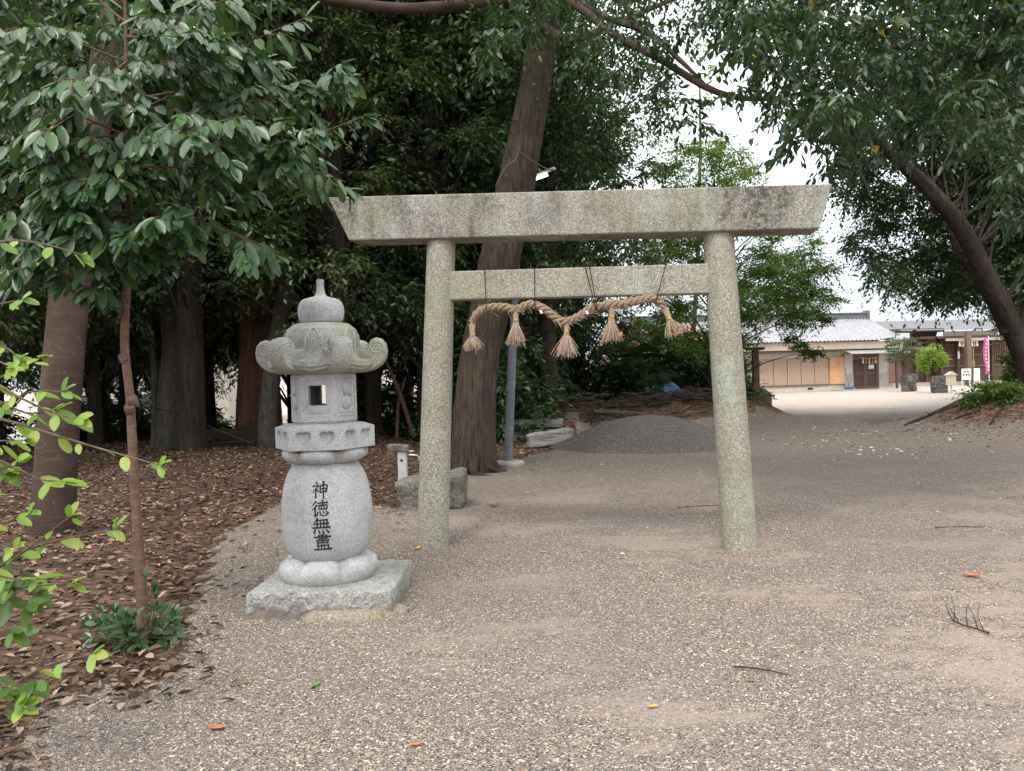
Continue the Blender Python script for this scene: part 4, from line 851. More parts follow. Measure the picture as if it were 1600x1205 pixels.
for nm, arr, mt in (('young_leaves', limeP, 'leaf_lime'), ('older_leaves', darkP, 'leaf_basal')):
    P, D, Nn = [np.vstack([a_[k] for a_ in arr]) for k in range(3)]; L = np.concatenate([a_[3] for a_ in arr]); leaf_obj(nm, P, D, Nn, L, L*.52, M['leaf_fresh'] if mt == 'leaf_basal' else M[mt], SH, LEAF13)

# leaning tree on the right bank
b_ = np.array((RT[0]+.1, RT[1]-.2, hz(*RT))); d_ = b_[1]
RTR = thing('bank_tree', b_, 'dark forked trunk leaning left from the root covered bank on the right', 'tree')
mb, rp, _ = trunk_mb([b_-(0, 0, .3), at(1606, 568, d_), at(1587, 525, d_), at(1568, 482, d_-.1), at(1545, 439, d_-.2), at(1499, 353, d_-.5), at(1445, 290, d_-.9), at(1388, 235, d_-1.3), at(1330, 170, d_-1.7)], [.34, .26, .225, .205, .195, .18, .155, .12, .06], 26, .06, .015, 50, .12, 8)
mb.tube(spline([at(1576, 520, d_), at(1552, 470, d_+.2), at(1520, 420, d_+.4), at(1495, 385, d_+.6), at(1470, 300, d_+1), at(1460, 200, d_+1.2)], 16), np.linspace(.17, .06, 16), 14, .03, .06)
mb.tube(spline([at(1600, 540, d_), at(1625, 420, d_), at(1600, 250, d_-.3), at(1580, 130, d_-.8)], 16), np.linspace(.24, .1, 16), 14, .03, .06)
for k_, (ax_, ay_) in enumerate(((-2.6, -.9), (-2.2, -1.7), (-1.5, -2.3), (-.6, -2.4), (-2.9, -.1))):
    q_ = [np.array((b_[0]+ax_*t_+.25*math.sin(t_*8+k_), b_[1]+ay_*t_+.28*math.sin(t_*7+2*k_))) for t_ in np.linspace(.08, 1, 12)]
    mb.tube([np.append(p_, hz(*p_)+.05*(1-i_/12)+.01) for i_, p_ in enumerate(q_)], np.linspace(.085, .02, 12), 8, .06)
roots(mb, b_, .4, 12, 1.7, 8, (2.6, 5.4), .085); put('trunk', mb, M['bark_dark'], RTR, True)
cl = [at(px, py, rng.uniform(18.2, 22)) for px, py in in_poly([(1300, 230), (1330, 380), (1350, 420), (1400, 455), (1440, 475), (1500, 470), (1560, 440), (1640, 400), (1640, 120), (1350, 150)], 200)]
cl += [at(px, py, rng.uniform(18, 22)) for px, py in in_poly([(1240, 60), (1760, 60), (1760, 520), (1620, 460), (1400, 150)], 170)]
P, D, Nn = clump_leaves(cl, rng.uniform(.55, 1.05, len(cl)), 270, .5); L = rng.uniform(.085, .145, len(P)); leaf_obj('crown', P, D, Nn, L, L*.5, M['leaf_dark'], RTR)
mb = MB()
for c in cl[::10]:
    i = np.argmin(np.linalg.norm(rp[18:]-c, axis=1))+18; e_ = c-rp[i]; mb.tube(spline([rp[i], rp[i]+e_*.3+rng.normal(0, .25, 3), rp[i]+e_*.65+rng.normal(0, .3, 3)+(0, 0, .2), c], 12), np.linspace(.035, .006, 12), 5, .05, cap=False)
put('limbs', mb, M['bark_dark'], RTR, True)
# shrub and ivy at its foot
def bush(name, c, size, n, L, mat, label, cat, group=None, rad=.28, per=70):
    c = np.asarray(c, float); t = thing(name, c, label, cat, group)
    d = unitn(rng.normal(0, 1, (n, 3))); d[:, 2] = np.abs(d[:, 2]); cl = c+d*(rng.uniform(.3, 1, n)**.5)[:, None]*np.array(size)*(1, 1, 1); mb = MB()
    for q in cl[::2]: mb.tube(spline([c, (c+q)/2+(0, 0, .1), q], 6), np.linspace(.018, .004, 6), 5, cap=False)
    put('stems', mb, M['twig'], t); P, D, Nn = clump_leaves(cl, rad, per, .3); l_ = L*rng.uniform(.7, 1.2, len(P)); leaf_obj('foliage', P, D, Nn, l_, l_*.5, M[mat], t); return t
bush('bank_shrub', (10.55, 16.9, hz(10.55, 16.9)-.05), (.62, .5, .5), 32, .09, 'leaf_fresh', 'low green shrub on the bank at the foot of the dark forked trunk', 'shrub')
iv = bush('ivy_growth', (12.25, 18.7, hz(12.25, 18.7)), (.3, .3, 1.9), 30, .10, 'leaf_fresh', 'bright green ivy climbing beside the dark forked trunk on the bank', 'ivy')

# overhanging tree whose trunk stands beyond the right edge
b_ = np.array((7.6, 8.2, 0.)); OT = thing('overhanging_tree', b_, 'tree overhanging from the right with drooping leaves and a few yellow ones', 'tree')
mb, op, _ = trunk_mb([b_-(0, 0, .2), b_+(-.1, 0, 2), b_+(-.4, .1, 4), b_+(-.7, .2, 6.2), b_+(-.8, .2, 8.5)], [.30, .26, .22, .16, .08], 20, .06, .015, 30, .2, 9); put('trunk', mb, M['bark_grey'], OT, True)
polyO = [(1105, -60), (1640, -60), (1640, 280), (1580, 270), (1490, 205), (1400, 205), (1330, 215), (1270, 195), (1205, 125), (1130, 60)]
cl = [at(px, py, rng.uniform(6.3, 10.0)) for px, py in in_poly(polyO, 235)]
cl += [at(px, py, rng.uniform(7, 8.5)) for px, py in ((1150, 140), (1200, 180), (1245, 235), (1250, 205), (1285, 262), (1300, 245))]
cl += [at(px, py, rng.uniform(6.3, 9.5)) for px, py in in_poly([(1100, -60), (1700, -60), (1900, -500), (1100, -420)], 90)]+[at(px, py, rng.uniform(7, 9)) for px, py in in_poly([(1560, 250), (1700, 200), (1700, 430), (1600, 400)], 14)]
P, D, Nn = clump_leaves(cl, rng.uniform(.26, .5, len(cl)), 66, .8, .5); L = rng.uniform(.075, .12, len(P)); yl = rng.uniform(0, 1, len(P)) < .003
leaf_obj('crown', P[~yl], D[~yl], Nn[~yl], L[~yl], L[~yl]*.44, M['leaf_hang'], OT); leaf_obj('yellow_leaves', P[yl], D[yl], Nn[yl], L[yl]*.95, L[yl]*.6, M['leaf_yellow'], OT, LEAF13)
mb = MB()
for k, pts in enumerate(([(1650, 60), (1500, 80), (1400, 110), (1300, 130)], [(1650, 180), (1560, 190), (1450, 210), (1250, 220)], [(1650, -20), (1500, 0), (1300, -10), (1180, 20)], [(1650, 300), (1590, 290), (1540, 250)], [(1495, -20), (1490, 40), (1470, 60), (1440, 70)], [(1500, 30), (1485, 60), (1490, 100)])):
    q = [op[12+k*2]]+[at(px, py, 7.8+.4*math.sin(k*2+i)) for i, (px, py) in enumerate(pts)] if k < 4 else [at(px, py, 7.4) for px, py in pts]
    mb.tube(spline(q, 20), np.linspace(.05 if k < 4 else .012, .006, 20), 7, .03, cap=False)
for c in cl[::2]:
    e = c+rng.normal(0, .35, 3)+(.35, .1, .1); mb.tube(spline([e, (e+c)/2+(0, 0, .06), c], 6), np.linspace(.011, .003, 6), 4, cap=False)
put('limbs', mb, M['bark_grey'], OT, True)

# bright tree left of the shrine office
b_ = np.array((6.3, 23.6, hz(6.3, 23.6)-.05)); MT = thing('courtyard_tree', b_, 'bright green spreading tree between the torii post and the shrine office', 'tree')
mb, mp, _ = trunk_mb([b_, b_+(-.1, 0, 1.5), b_+(.1, .1, 3.2), b_+(.2, .2, 5), b_+(.1, .2, 7)], [.24, .2, .17, .12, .05], 16, .07, .015, 30, .2, 12)
cl = [at(px, py, rng.uniform(20.5, 26)) for px, py in in_poly([(1010, 330), (1050, 240), (1120, 205), (1165, 235), (1190, 300), (1260, 360), (1305, 410), (1300, 470), (1285, 505), (1200, 520), (1165, 545), (1090, 560), (1015, 520)], 240)]+[at(px, py, 22) for px, py in ((1262, 548), (1275, 552), (1250, 540), (1290, 500), (1235, 528))]
for c in cl[::5]:
    i = np.argmin(np.linalg.norm(mp[6:]-c, axis=1)); mb.tube(spline([mp[max(4, i)], (mp[i]+c)/2+(0, 0, .2), c], 8), np.linspace(.03, .006, 8), 5, cap=False)
put('trunk', mb, M['bark_grey'], MT, True)
rad = rng.uniform(.4, .75, len(cl)); rad[-5:] = .3; P, D, Nn = clump_leaves(cl, rad, 300, .35, .45); L = rng.uniform(.065, .105, len(P)); leaf_obj('crown', P, D, Nn, L, L*.5, M['leaf_fresh'], MT)

# individual grove trunks seen in the photograph
def grove_tree(name, label, pts, rad, bark, top=None, n=14, ridge=.12, flare=.15, seg=20, L=.15, leafm='leaf_dark', spread=1.6, extra=None):
    b_ = foot(*pts[0]); d_ = b_[1]; t = thing(name, b_, label, 'tree')
    path = [b_-(0, 0, .15)]+[at(px, py, d_) for px, py in pts[1:]]; hgt = path[-1]; path += [hgt+(hgt-path[-2])*.3+(0, 0, top or 3)]
    mb, q, _ = trunk_mb(path, rad+[rad[-1]*.5], seg, ridge, .015, 44, flare, len(name)+int(pts[0][0]))
    if extra: extra(mb, d_)
    put('trunk', mb, M[bark], t, True)
    if n:
        cl = q[-1]+rng.normal(0, 1, (n, 3))*(spread, spread, 1.5); P, D, Nn = clump_leaves(cl, .8, 120, .5); l_ = rng.uniform(.8, 1.2, len(P))*L; leaf_obj('crown', P, D, Nn, l_, l_*.45, M[leafm], t)
    return t
grove_tree('cedar_tree', 'thick red stringy barked cedar trunk behind the lantern cap', [(402, 693), (403, 600), (404, 480), (405, 390), (408, 200), (410, 0)], [.47, .44, .42, .40, .36, .3], 'bark_red', 3, 24, .2, .12, 30)
grove_tree('grey_trunk_tree', 'curved smooth grey trunk just in front of the red cedar', [(418, 697), (420, 640), (428, 560), (446, 460), (462, 380), (470, 250)], [.22, .2, .19, .18, .17, .12], 'bark_grey', 4, 16, .05, .1)
grove_tree('knobbly_tree', 'knobbly grey brown trunk with hollows between the sapling and the cedar', [(268, 697), (268, 620), (272, 540), (268, 480), (268, 420), (266, 300), (262, 100)], [.31, .27, .23, .28, .24, .2, .15], 'bark_grey', 3, 20, .22, .1)
grove_tree('slender_tree', 'slender curved grey trunk close right of the sapling', [(241, 698), (242, 620), (238, 540), (228, 460), (224, 400), (235, 200)], [.085, .08, .075, .07, .06, .05], 'bark_grey', 3, 10, .06, .1, 10)
grove_tree('thin_red_tree', 'thin red brown trunk leaning against the left side of the cedar', [(376, 692), (378, 620), (384, 540), (392, 460), (398, 350)], [.13, .12, .11, .1, .08], 'bark_red', 4, 8, .08)
grove_tree('dark_tree', 'dark upright trunk in shade left of the first torii post', [(640, 655), (641, 560), (636, 450), (625, 330), (610, 150)], [.24, .22, .2, .18, .14], 'bark_dark', 3, 20, .08)
grove_tree('dark_tree', 'dark trunk between the lantern chamber and the torii post', [(588, 668), (592, 560), (584, 420), (570, 250)], [.15, .14, .12, .1], 'bark_dark', 4, 16, .08)
grove_tree('mossy_tree', 'slim mossy trunk right of the lamp post above the slabs', [(846, 655), (852, 600), (857, 540), (860, 470), (868, 380), (880, 200)], [.23, .21, .2, .19, .17, .13], 'bark_grey', 3, 16, .1)
grove_tree('broad_dark_tree', 'broad dark shaggy trunk behind the middle tassels of the rope', [(893, 634), (893, 560), (893, 470), (893, 330), (888, 100)], [.52, .46, .42, .36, .3], 'bark_dark', 3, 26, .22, .12)
grove_tree('background_tree', 'slim reddish trunk high above the lantern beside the big leaves', [(470, 660), (478, 400), (484, 200), (487, 0)], [.27, .24, .2, .17], 'bark_red', 3, 20, .08)
grove_tree('thin_tree', 'thin pale trunk seen just left of the second torii post', [(1078, 632), (1080, 560), (1086, 480), (1090, 400), (1094, 250)], [.12, .11, .1, .09, .07], 'bark_grey', 2, 8, .06, .1, 10, leafm='leaf_fresh')
grove_tree('thin_tree', 'thin dark trunk standing between brushwood and blue tarpaulin', [(984, 625), (985, 560), (986, 480)], [.05, .045, .04], 'bark_dark', 2, 6, .06, .1, 10, leafm='leaf_fresh')
# leaning dead poles by the lantern
def stick(pts, d, rad, label, name='dead_branch', mat='bark_grey'):
    q = [at(px, py, d) for px, py in pts]; mb = MB(); mb.tube(spline(q, 16), np.linspace(rad, rad*.6, 16), 8, .04); return solo(name, mb, M[mat], label, 'dead branch', q[0])
stick([(648, 684), (627, 622), (611, 582), (594, 545)], 18.2, .06, 'pale broken pole leaning behind the right side of the lantern cap', mat='bark_sapling')
stick([(620, 686), (623, 630), (634, 590)], 18.3, .05, 'short pale stake standing under the broken pole', mat='bark_sapling')
stick([(400, 690), (345, 692), (290, 702), (230, 712)], 16.5, .03, 'long dark fallen branch slanting low across the litter by the cedar', mat='bark_dark')
stick([(395, 694), (330, 668), (260, 642), (200, 632)], 16.3, .02, 'thin dark branch rising left from the foot of the cedar', mat='bark_dark')
b_ = foot(360, 700); rough_block('dark_boulder', b_+(0, .3, .12), (1.7, .5, .55), .1, M['bark_dark'], 'dark low stump root lying at the foot of the cedar', 'stump', 15, noise=.06)

# ------------------------------------------------------------------ grove: tall trees in the distance
def proto_tree(kind, seed):
    global rng
    g_ = np.random.default_rng(seed); keep = rng; rng = g_
    t = thing('forest_tree', (0, 0, 0), 'dark evergreen tree in the depth of the grove', 'tree', 'evergreen trees filling the grove')
    hgt = g_.uniform(12, 15); lean = g_.normal(0, .5, 2)
    mb, q, _ = trunk_mb([(0, 0, -.4), (lean[0]*.1, lean[1]*.1, hgt*.3), (lean[0]*.5, lean[1]*.5, hgt*.6), (lean[0], lean[1], hgt)], [.24, .2, .14, .04], 12, .1, .02, 24, .2, seed)
    n = 150; zz = g_.uniform(2.7, hgt+.6, n); wd = 2.9*np.sin(np.clip((zz-.2)/(hgt+1.2), .12, .97)*np.pi)**.55; an = g_.uniform(0, 6.28, n); rr = wd*g_.uniform(.15, 1, n)**.6
    cl = np.c_[rr*np.cos(an)+lean[0]*zz/hgt, rr*np.sin(an)+lean[1]*zz/hgt, zz]
    for c in cl[::3]:
        i = min(23, max(3, int(c[2]/hgt*22)-2)); mb.tube(spline([q[i], (q[i]+c)/2+(0, 0, .2), c], 6), np.linspace(.045, .008, 6), 5, cap=False)
    put('trunk', mb, M['bark_dark'], t, True)
    P, D, Nn = clump_leaves(cl, g_.uniform(.55, 1.0, n), 190, .5); L = g_.uniform(.10, .165, len(P)); leaf_obj('crown', P, D, Nn, L, L*.48, M[kind], t); rng = keep; return t
protos = [proto_tree(k, s) for k, s in (('leaf_dark', 21), ('leaf_dark', 22), ('leaf_olive', 23), ('leaf_dark', 24))]
spots = []
for yv, n in ((16.5, 4), (20, 7), (24, 8), (29, 7), (36, 5)):
    for k in range(n):
        x = -.74*yv+(k+.5+rng.uniform(-.28, .28))/n*(.74+.10)*yv; y = yv+rng.uniform(-1.3, 1.3)
        if yv < 18 and x > -2.2: continue
        spots.append((x, y))
spots += [(2.4, 27), (-.6, 19.6), (-2.0, 18.2), (18, 26), (21, 30), (15.5, 21.5), (17, 17), (20, 22), (-9.5, 12.5), (-12, 15)]
for i, (x, y) in enumerate(spots):
    src = protos[i % 4]; o = src if i < 4 else copy_tree(src)
    o.location = (x, y, hz(x, y)-.1); o.rotation_euler = (0, 0, rng.uniform(0, 6.28)); s = rng.uniform(.85, 1.15)*(1.0+max(0, y-26)*.022); o.scale = (s, s, s)
    if x > 13: o['label'] = 'dark evergreen tree behind the leaning bank tree on the right'; o['group'] = 'evergreen trees beyond the right bank'
# understorey bushes
ub = bush('understorey_bush', (0, 0, 0), (1.5, 1.2, 2.5), 62, .14, 'leaf_dark', 'dark leafy bush between the trunks of the grove', 'bush', 'bushes between the grove trunks', .5, 100)
ug = bush('understorey_bush', (0, 0, 0), (1.3, 1.0, 2.0), 50, .14, 'leaf_fresh', 'lighter green bush at the far edge of the grove', 'bush', 'light bushes along the far edge of the grove', .45, 100)
bs = [(-13.5, 19), (-11.4, 21), (-3.0, 21.2), (-1.4, 20.2), (.1, 20.8), (1.0, 23.2), (-12.4, 23.5), (-.4, 18.2), (-14, 16)]
for i, (x, y) in enumerate(bs):
    o = ub if i == 0 else copy_tree(ub); o.location = (x, y, hz(x, y)-.1); o.rotation_euler = (0, 0, rng.uniform(0, 6.28)); s = rng.uniform(.8, 1.25); o.scale = (s, s, s)
for i, (x, y) in enumerate([(2.2, 24), (3.4, 26), (5.2, 26.5), (-6, 26), (-10.5, 26.6), (.6, 26), (4.2, 23.8), (-13, 27), (-8.2, 25.6), (-4.0, 25.4), (-1.9, 25.8), (-11.6, 25.3)]):
    o = ug if i == 0 else copy_tree(ug); o.location = (x, y, hz(x, y)-.1); o.rotation_euler = (0, 0, rng.uniform(0, 6.28)); s = rng.uniform(.75, 1.1); o.scale = (s, s, s)
for src_, x, y, s in ((ug, 3.0, 28.6, 1.6), (ug, 4.7, 28.2, 1.75), (ub, 6.2, 27.6, 1.35), (ub, 3.9, 26.6, 1.15), (ug, 7.3, 29.4, 1.5), (ub, 2.0, 27.4, 1.4), (ub, 7.5, 26.4, .95)):
    o = copy_tree(src_); o.location = (x, y, hz(x, y)-.1); o.rotation_euler = (0, 0, x*3.1); o.scale = (s, s, s)
bush('mound_weeds', (6.9, 21.6, hz(6.9, 21.6)), (.2, .2, .35), 8, .07, 'leaf_fresh', 'small green weeds on the bank beside the stone pedestal', 'weeds', None, .16, 40)
bush('aucuba_bush', (.45, 19.3, .05), (.45, .35, 2.1), 28, .15, 'leaf_dark', 'dark leafy bush between the leaning trunk and the slabs', 'bush', None, .28, 60)
# fan palms
def palm(px, py, d, h, label):
    b_ = at(px, py, d); b_[2] = hz(b_[0], b_[1]); t = thing('fan_palm', b_, label, 'palm tree'); mb = MB(); mb.tube(spline([b_-(0, 0, .1), b_+(.05, 0, h*.5), b_+(0, 0, h)], 14), .10, 12, .08); put('trunk', mb, M['bark_brown'], t, True)
    P, D, Nn = [], [], []; st = MB()
    for k in range(17):
        an = k*2.4; el = rng.uniform(-.5, 1.0); d_ = np.array((math.cos(an)*math.cos(el), math.sin(an)*math.cos(el), math.sin(el))); c = b_+(0, 0, h)+d_*.75; st.tube([b_+(0, 0, h), c], .012, 5); s = unit(np.cross(d_, (0, 0, 1)))
        for f in np.linspace(-1.25, 1.25, 17): P.append(c); D.append(d_*math.cos(f)+s*math.sin(f)-np.array((0, 0, .15))); Nn.append(np.cross(s, d_)+rng.normal(0, .15, 3))
    put('leaf_stalks', st, M['leaf_palm'], t); leaf_obj('fronds', np.array(P), np.array(D), np.array(Nn), np.full(len(P), .62), np.full(len(P), .05), M['leaf_palm'], t)
palm(1003, 600, 24.5, 2.0, 'fan palm with the taller trunk beyond the brushwood'); palm(1045, 590, 27, 1.6, 'fan palm above the blue tarpaulin'); palm(1030, 600, 30, 2.6, 'fan palm farthest back beyond the tarpaulin')

# ------------------------------------------------------------------ shrine office
S_ = 25.6; o1 = at(1160, 620, 46.0); o2 = at(1395, 607, 47.5); uo = unit((o2-o1)*(1, 1, 0)); no = np.array((uo[1], -uo[0], 0)); OZ = .0
o1[2] = OZ; kU = np.linalg.norm((o2-o1)[:2])/235.0
def base_y(px): return 620-(px-1165)*13/230
def Uo(px): return (px-1160)*kU
def Zo(px, py): return (base_y(px)-py)*46.7/1200
office = thing('shrine_office', o1+uo*4.5, 'long low shrine office with silver tiled roof, board shutters and a tin canopy', 'building')
def ob(mb, u0, u1, z0, z1, f, b):               # box on the facade: f metres in front, b behind
    mb.box(o1+uo*(u0+u1)/2+no*(f-b)/2+np.array((0, 0, (z0+z1)/2)), (u1-u0, f+b, z1-z0), axes=(uo, no, np.array((0, 0, 1.)))); return mb
uR = Uo(1388)
put('wall', ob(ob(MB(), -6, Uo(1331), .35, 2.55, 0, 4), Uo(1370), uR, .0, 2.55, 0, 4), M['beige'], office)
put('foundation', ob(MB(), -6, Uo(1331), -.2, .35, .03, 4), M['cream'], office)
shw = (1292-1186)/5
for k in range(5): put('shutter', ob(MB(), Uo(1186+k*shw)+.03, Uo(1186+(k+1)*shw)-.02, .42, 2.0, .06, 0), M['shutter'], office)
put('shutter', ob(MB(), -6, Uo(1186)-.05, .42, 2.0, .055, 0), M['shutter'], office)
put('sill', ob(MB(), -6, Uo(1293), .355, .42, .10, 0), M['midwood'], office)
put('plywood_panel', ob(MB(), Uo(1294), Uo(1317), .40, 2.06, .12, 0), M['ply'], office)
put('fascia', ob(MB(), -6.2, uR+.5, 2.50, 2.93, .80, -.70), M['beige'], office)
put('soffit', ob(MB(), -6.2, uR+.4, 2.46, 2.50, .70, 0), M['darkwood'], office)
put('curtain_rail', ob(ob(MB(), -6, Uo(1312), 2.28, 2.33, .28, -.22), -6, Uo(1312), 2.04, 2.27, .05, 0), M['cream'], office)
mb = MB(); nu = 420; us = np.linspace(-6.6, uR+.7, nu); rows = []
for s in np.linspace(0, 1, 9):
    z = 2.96+1.62*s-.10*math.sin(s*3.14); wv = .075*np.abs(np.sin(us*math.pi/.26)); rows.append(np.array([o1+uo*u-no*(-.95+4.0*s)+np.array((0, 0, z+w_)) for u, w_ in zip(us, wv)]))
mb.grid(np.array(rows).transpose(1, 0, 2)); rb = np.array(rows); bk = []
for s in np.linspace(0, 1, 3): bk.append(np.array([o1+uo*u-no*(3.05+3.6*s)+np.array((0, 0, 4.58-1.6*s)) for u in (us[0], us[-1])]))
mb.grid(np.array(bk).transpose(1, 0, 2)); rf = put('roof', mb, M['tile'], office, True)
put('ridge_cap', ob(ob(MB(), -6.4, uR+.55, 4.50, 4.85, -2.85, 3.25), -6.4, uR+.6, 4.86, 4.95, -2.8, 3.3), M['tile_dark'], rf, bevel=.03)
put('ridge_end', ob(MB(), uR+.52, uR+.72, 4.4, 5.08, -2.75, 3.35), M['tile_dark'], rf, bevel=.03)
for u in (-6, uR-.02):
    g0 = [o1+uo*u+np.array((0, 0, 2.5)), o1+uo*u-no*3.1+np.array((0, 0, 4.4)), o1+uo*u-no*6.4+np.array((0, 0, 2.7)), o1+uo*u-no*6.4, o1+uo*u]; mb = MB(); mb.add(g0+[p+uo*.05 for p in g0], [(0, 1, 2, 3, 4), (9, 8, 7, 6, 5)]+[(i, (i+1) % 5, (i+1) % 5+5, i+5) for i in range(5)]); put('gable_wall', mb, M['beige'], office)
for p0, p1 in ((1317, 1330), (1371, 1385)):
    put('pillar', ob(MB(), Uo(p0), Uo(p1), 0, .98, .16, .0), M['greywall'], office); put('pillar_cap', ob(MB(), Uo(p0)+.02, Uo(p1)-.02, .98, 2.2, .14, .0), M['cream'], office)
    put('pillar_foot', ob(MB(), Uo(p0)-.05, Uo(p1)+.05, -.02, .12, .22, 0), M['cream'], office)
put('door_frame', ob(ob(MB(), Uo(1330), Uo(1371), 1.86, 2.2, .10, 0), Uo(1330), Uo(1371), 0, .08, .10, 0), M['midwood'], office)
for a_, b_ in ((1331, 1350.3), (1350.7, 1370)):
    dr = put('door', ob(MB(), Uo(a_), Uo(b_), .08, 1.86, .03, 0), M['darkwood'], office)
    f = MB(); ob(f, Uo(a_), Uo(b_), .98, 1.06, .055, -.03); ob(f, Uo(a_), Uo(a_)+.07, .08, 1.86, .055, -.03); ob(f, Uo(b_)-.07, Uo(b_), .08, 1.86, .055, -.03); ob(f, Uo(a_)+.07, Uo(b_)-.07, .08, .2, .055, -.03); put('door_rails', f, M['midwood'], dr)
c0, c1 = Uo(1309), Uo(1404); mb = MB(); q = []
for u, f, z in ((c0, .0, 2.62), (c1, .0, 2.62), (c1, 1.35, 2.24), (c0, 1.35, 2.24)): q.append(o1+uo*u+no*f+np.array((0, 0, z)))
mb.add(q+[p-(0, 0, .05) for p in q], [(3, 2, 1, 0), (4, 5, 6, 7), (0, 1, 5, 4), (1, 2, 6, 5), (2, 3, 7, 6), (3, 0, 4, 7)])
cn = put('canopy', mb, M['tin'], office)
mb = MB()
for u in np.linspace(c0+.05, c1-.05, 14): mb.tube([o1+uo*u+no*.01+np.array((0, 0, 2.62)), o1+uo*u+no*1.34+np.array((0, 0, 2.245))], .012, 4)
put('canopy_seams', mb, M['tin'], cn)
put('canopy_post', ob(MB(), Uo(1386), Uo(1389), 0, 2.25, .9, -.8), M['darkwood'], office)
put('step', ob(MB(), Uo(1296), Uo(1412), -.2, .05, 1.1, 0), M['greywall'], office)
put('vent', ob(MB(), Uo(1260), Uo(1268), .12, .22, .05, -.03), M['hole'], office)
solo('door_notice', ob(MB(), Uo(1356), Uo(1364.5), 1.27, 1.52, .062, -.052), M['paper'], 'white paper notice on the right hand office door', 'notice', o1+uo*Uo(1360)+np.array((0, 0, 1.4)))
def small_rope(P0, P1, label, n, name='straw_rope', sag=.08):
    c = (P0+P1)/2; t = thing(name, c, label, 'shimenawa rope'); mb = MB(); q = spline([P0, c-(0, 0, sag), P1], 14); mb.tube(q, .035, 6); put('strands', mb, M['palewood'], t, True)
    for k in range(n):
        p = q[1+int(k*12/n)+1]; mb = MB(); mb.tube([p, p-(0, 0, .16), p-(0, 0, .34)], (.025, .035, .07), 7); put('tassel', mb, M['palewood'] if k % 2 else M['paper'], t, True)
small_rope(o1+uo*Uo(1338)+no*.35+np.array((0, 0, 1.98)), o1+uo*Uo(1370)+no*.35+np.array((0, 0, 2.02)), 'thin straw rope with pale tassels over the office doors', 6)
bp = o1+uo*Uo(1320)+no*.35; bt = thing('broom', bp, 'blue broom leaning against the pillar left of the office doors', 'broom')
mb = MB(); mb.tube([bp+(0, 0, .2), bp-uo*.25+np.array((0, 0, 1.4))], .02, 6); put('handle', mb, M['blue'], bt, True); mb = MB(); mb.box(bp+(0, 0, .11), (.55, .12, .2), axes=(uo, no, np.array((0, 0, 1.)))); put('bristles', mb, M['blue'], bt, bevel=.03)

# worship hall further right
h1 = at(1386, 606, 52.0); h1[2] = 0; uh = unit(np.array((1, .10, 0))); nh = np.array((uh[1], -uh[0], 0)); kh = 52/1200*1.005
def Uh(px): return (px-1386)*kh
def hb(mb, u0, u1, z0, z1, f, b): mb.box(h1+uh*(u0+u1)/2+nh*(f-b)/2+np.array((0, 0, (z0+z1)/2)), (u1-u0, f+b, z1-z0), axes=(uh, nh, np.array((0, 0, 1.)))); return mb
hall = thing('worship_hall', h1+uh*5, 'dark brown wooden worship hall with lattice doors under a pale eave', 'building')
put('wall', hb(MB(), Uh(1386), Uh(1428), .25, 2.3, 0, 4), M['plumwood'], hall); put('lattice_wall', hb(MB(), Uh(1468), Uh(1610), .2, 3.2, .2, 4), M['darkwood'], hall)
put('back_wall', hb(MB(), Uh(1428), Uh(1468), .2, 3.2, -.6, 4), M['midwood'], hall)
put('floor_deck', hb(MB(), Uh(1386), Uh(1615), -.2, .22, .7, 4), M['greywall'], hall)
for k, px in enumerate((1429, 1445, 1470, 1497, 1555)): put('post', hb(MB(), Uh(px)-.09, Uh(px)+.09, .2, 3.2, .5, -.3), M['darkwood'], hall)
put('front_post', hb(MB(), Uh(1487)-.16, Uh(1487)+.16, -.1, 3.5, 2.2, -1.9), M['midwood'], hall)
mb = MB()
for px in np.linspace(1472, 1606, 48): hb(mb, Uh(px)-.03, Uh(px)+.03, 1.3, 2.75, .26, -.2)
for z in (1.25, 2.0, 2.75): hb(mb, Uh(1470), Uh(1608), z-.05, z+.05, .28, -.2)
put('lattice', mb, M['midwood'], hall)
put('eave_board', hb(hb(MB(), Uh(1466), Uh(1560), 2.95, 3.12, 1.2, -1.1), Uh(1466), Uh(1555), 3.3, 3.6, 1.0, -.9), M['cream'], hall); put('eave_beam', hb(hb(MB(), Uh(1425), Uh(1615), 3.13, 3.29, 1.1, -.3), Uh(1386), Uh(1470), 3.6, 3.85, .8, 0), M['midwood'], hall)
put('lean_to_eave', hb(MB(), Uh(1400), Uh(1450), 2.45, 2.55, 1.4, 0), M['palewood'], hall)
put('gable_board', hb(MB(), Uh(1425), Uh(1466), 2.6, 3.6, .2, 0), M['plumwood'], hall)
mb = MB(); ug_ = np.linspace(Uh(1390), Uh(1640), 200); rows = []
for s in np.linspace(0, 1, 7): rows.append(np.array([h1+uh*u-nh*(-1.6+5*s)+np.array((0, 0, 3.65+.95*s-.1*math.sin(3.14*s)+.04*abs(math.sin(u*12)))) for u in ug_]))
mb.grid(np.array(rows).transpose(1, 0, 2)); put('roof', mb, M['tile_dark'], hall, True)
small_rope(h1+uh*Uh(1484)+nh*1.3+np.array((0, 0, 2.95)), h1+uh*Uh(1499)+nh*1.3+np.array((0, 0, 2.95)), 'straw rope with white tassels under the hall eave beside the pale post', 4)
small_rope(h1+uh*Uh(1504)+nh*1.3+np.array((0, 0, 2.95)), h1+uh*Uh(1518)+nh*1.3+np.array((0, 0, 2.95)), 'short straw rope under the hall eave beside the pink banner', 3)
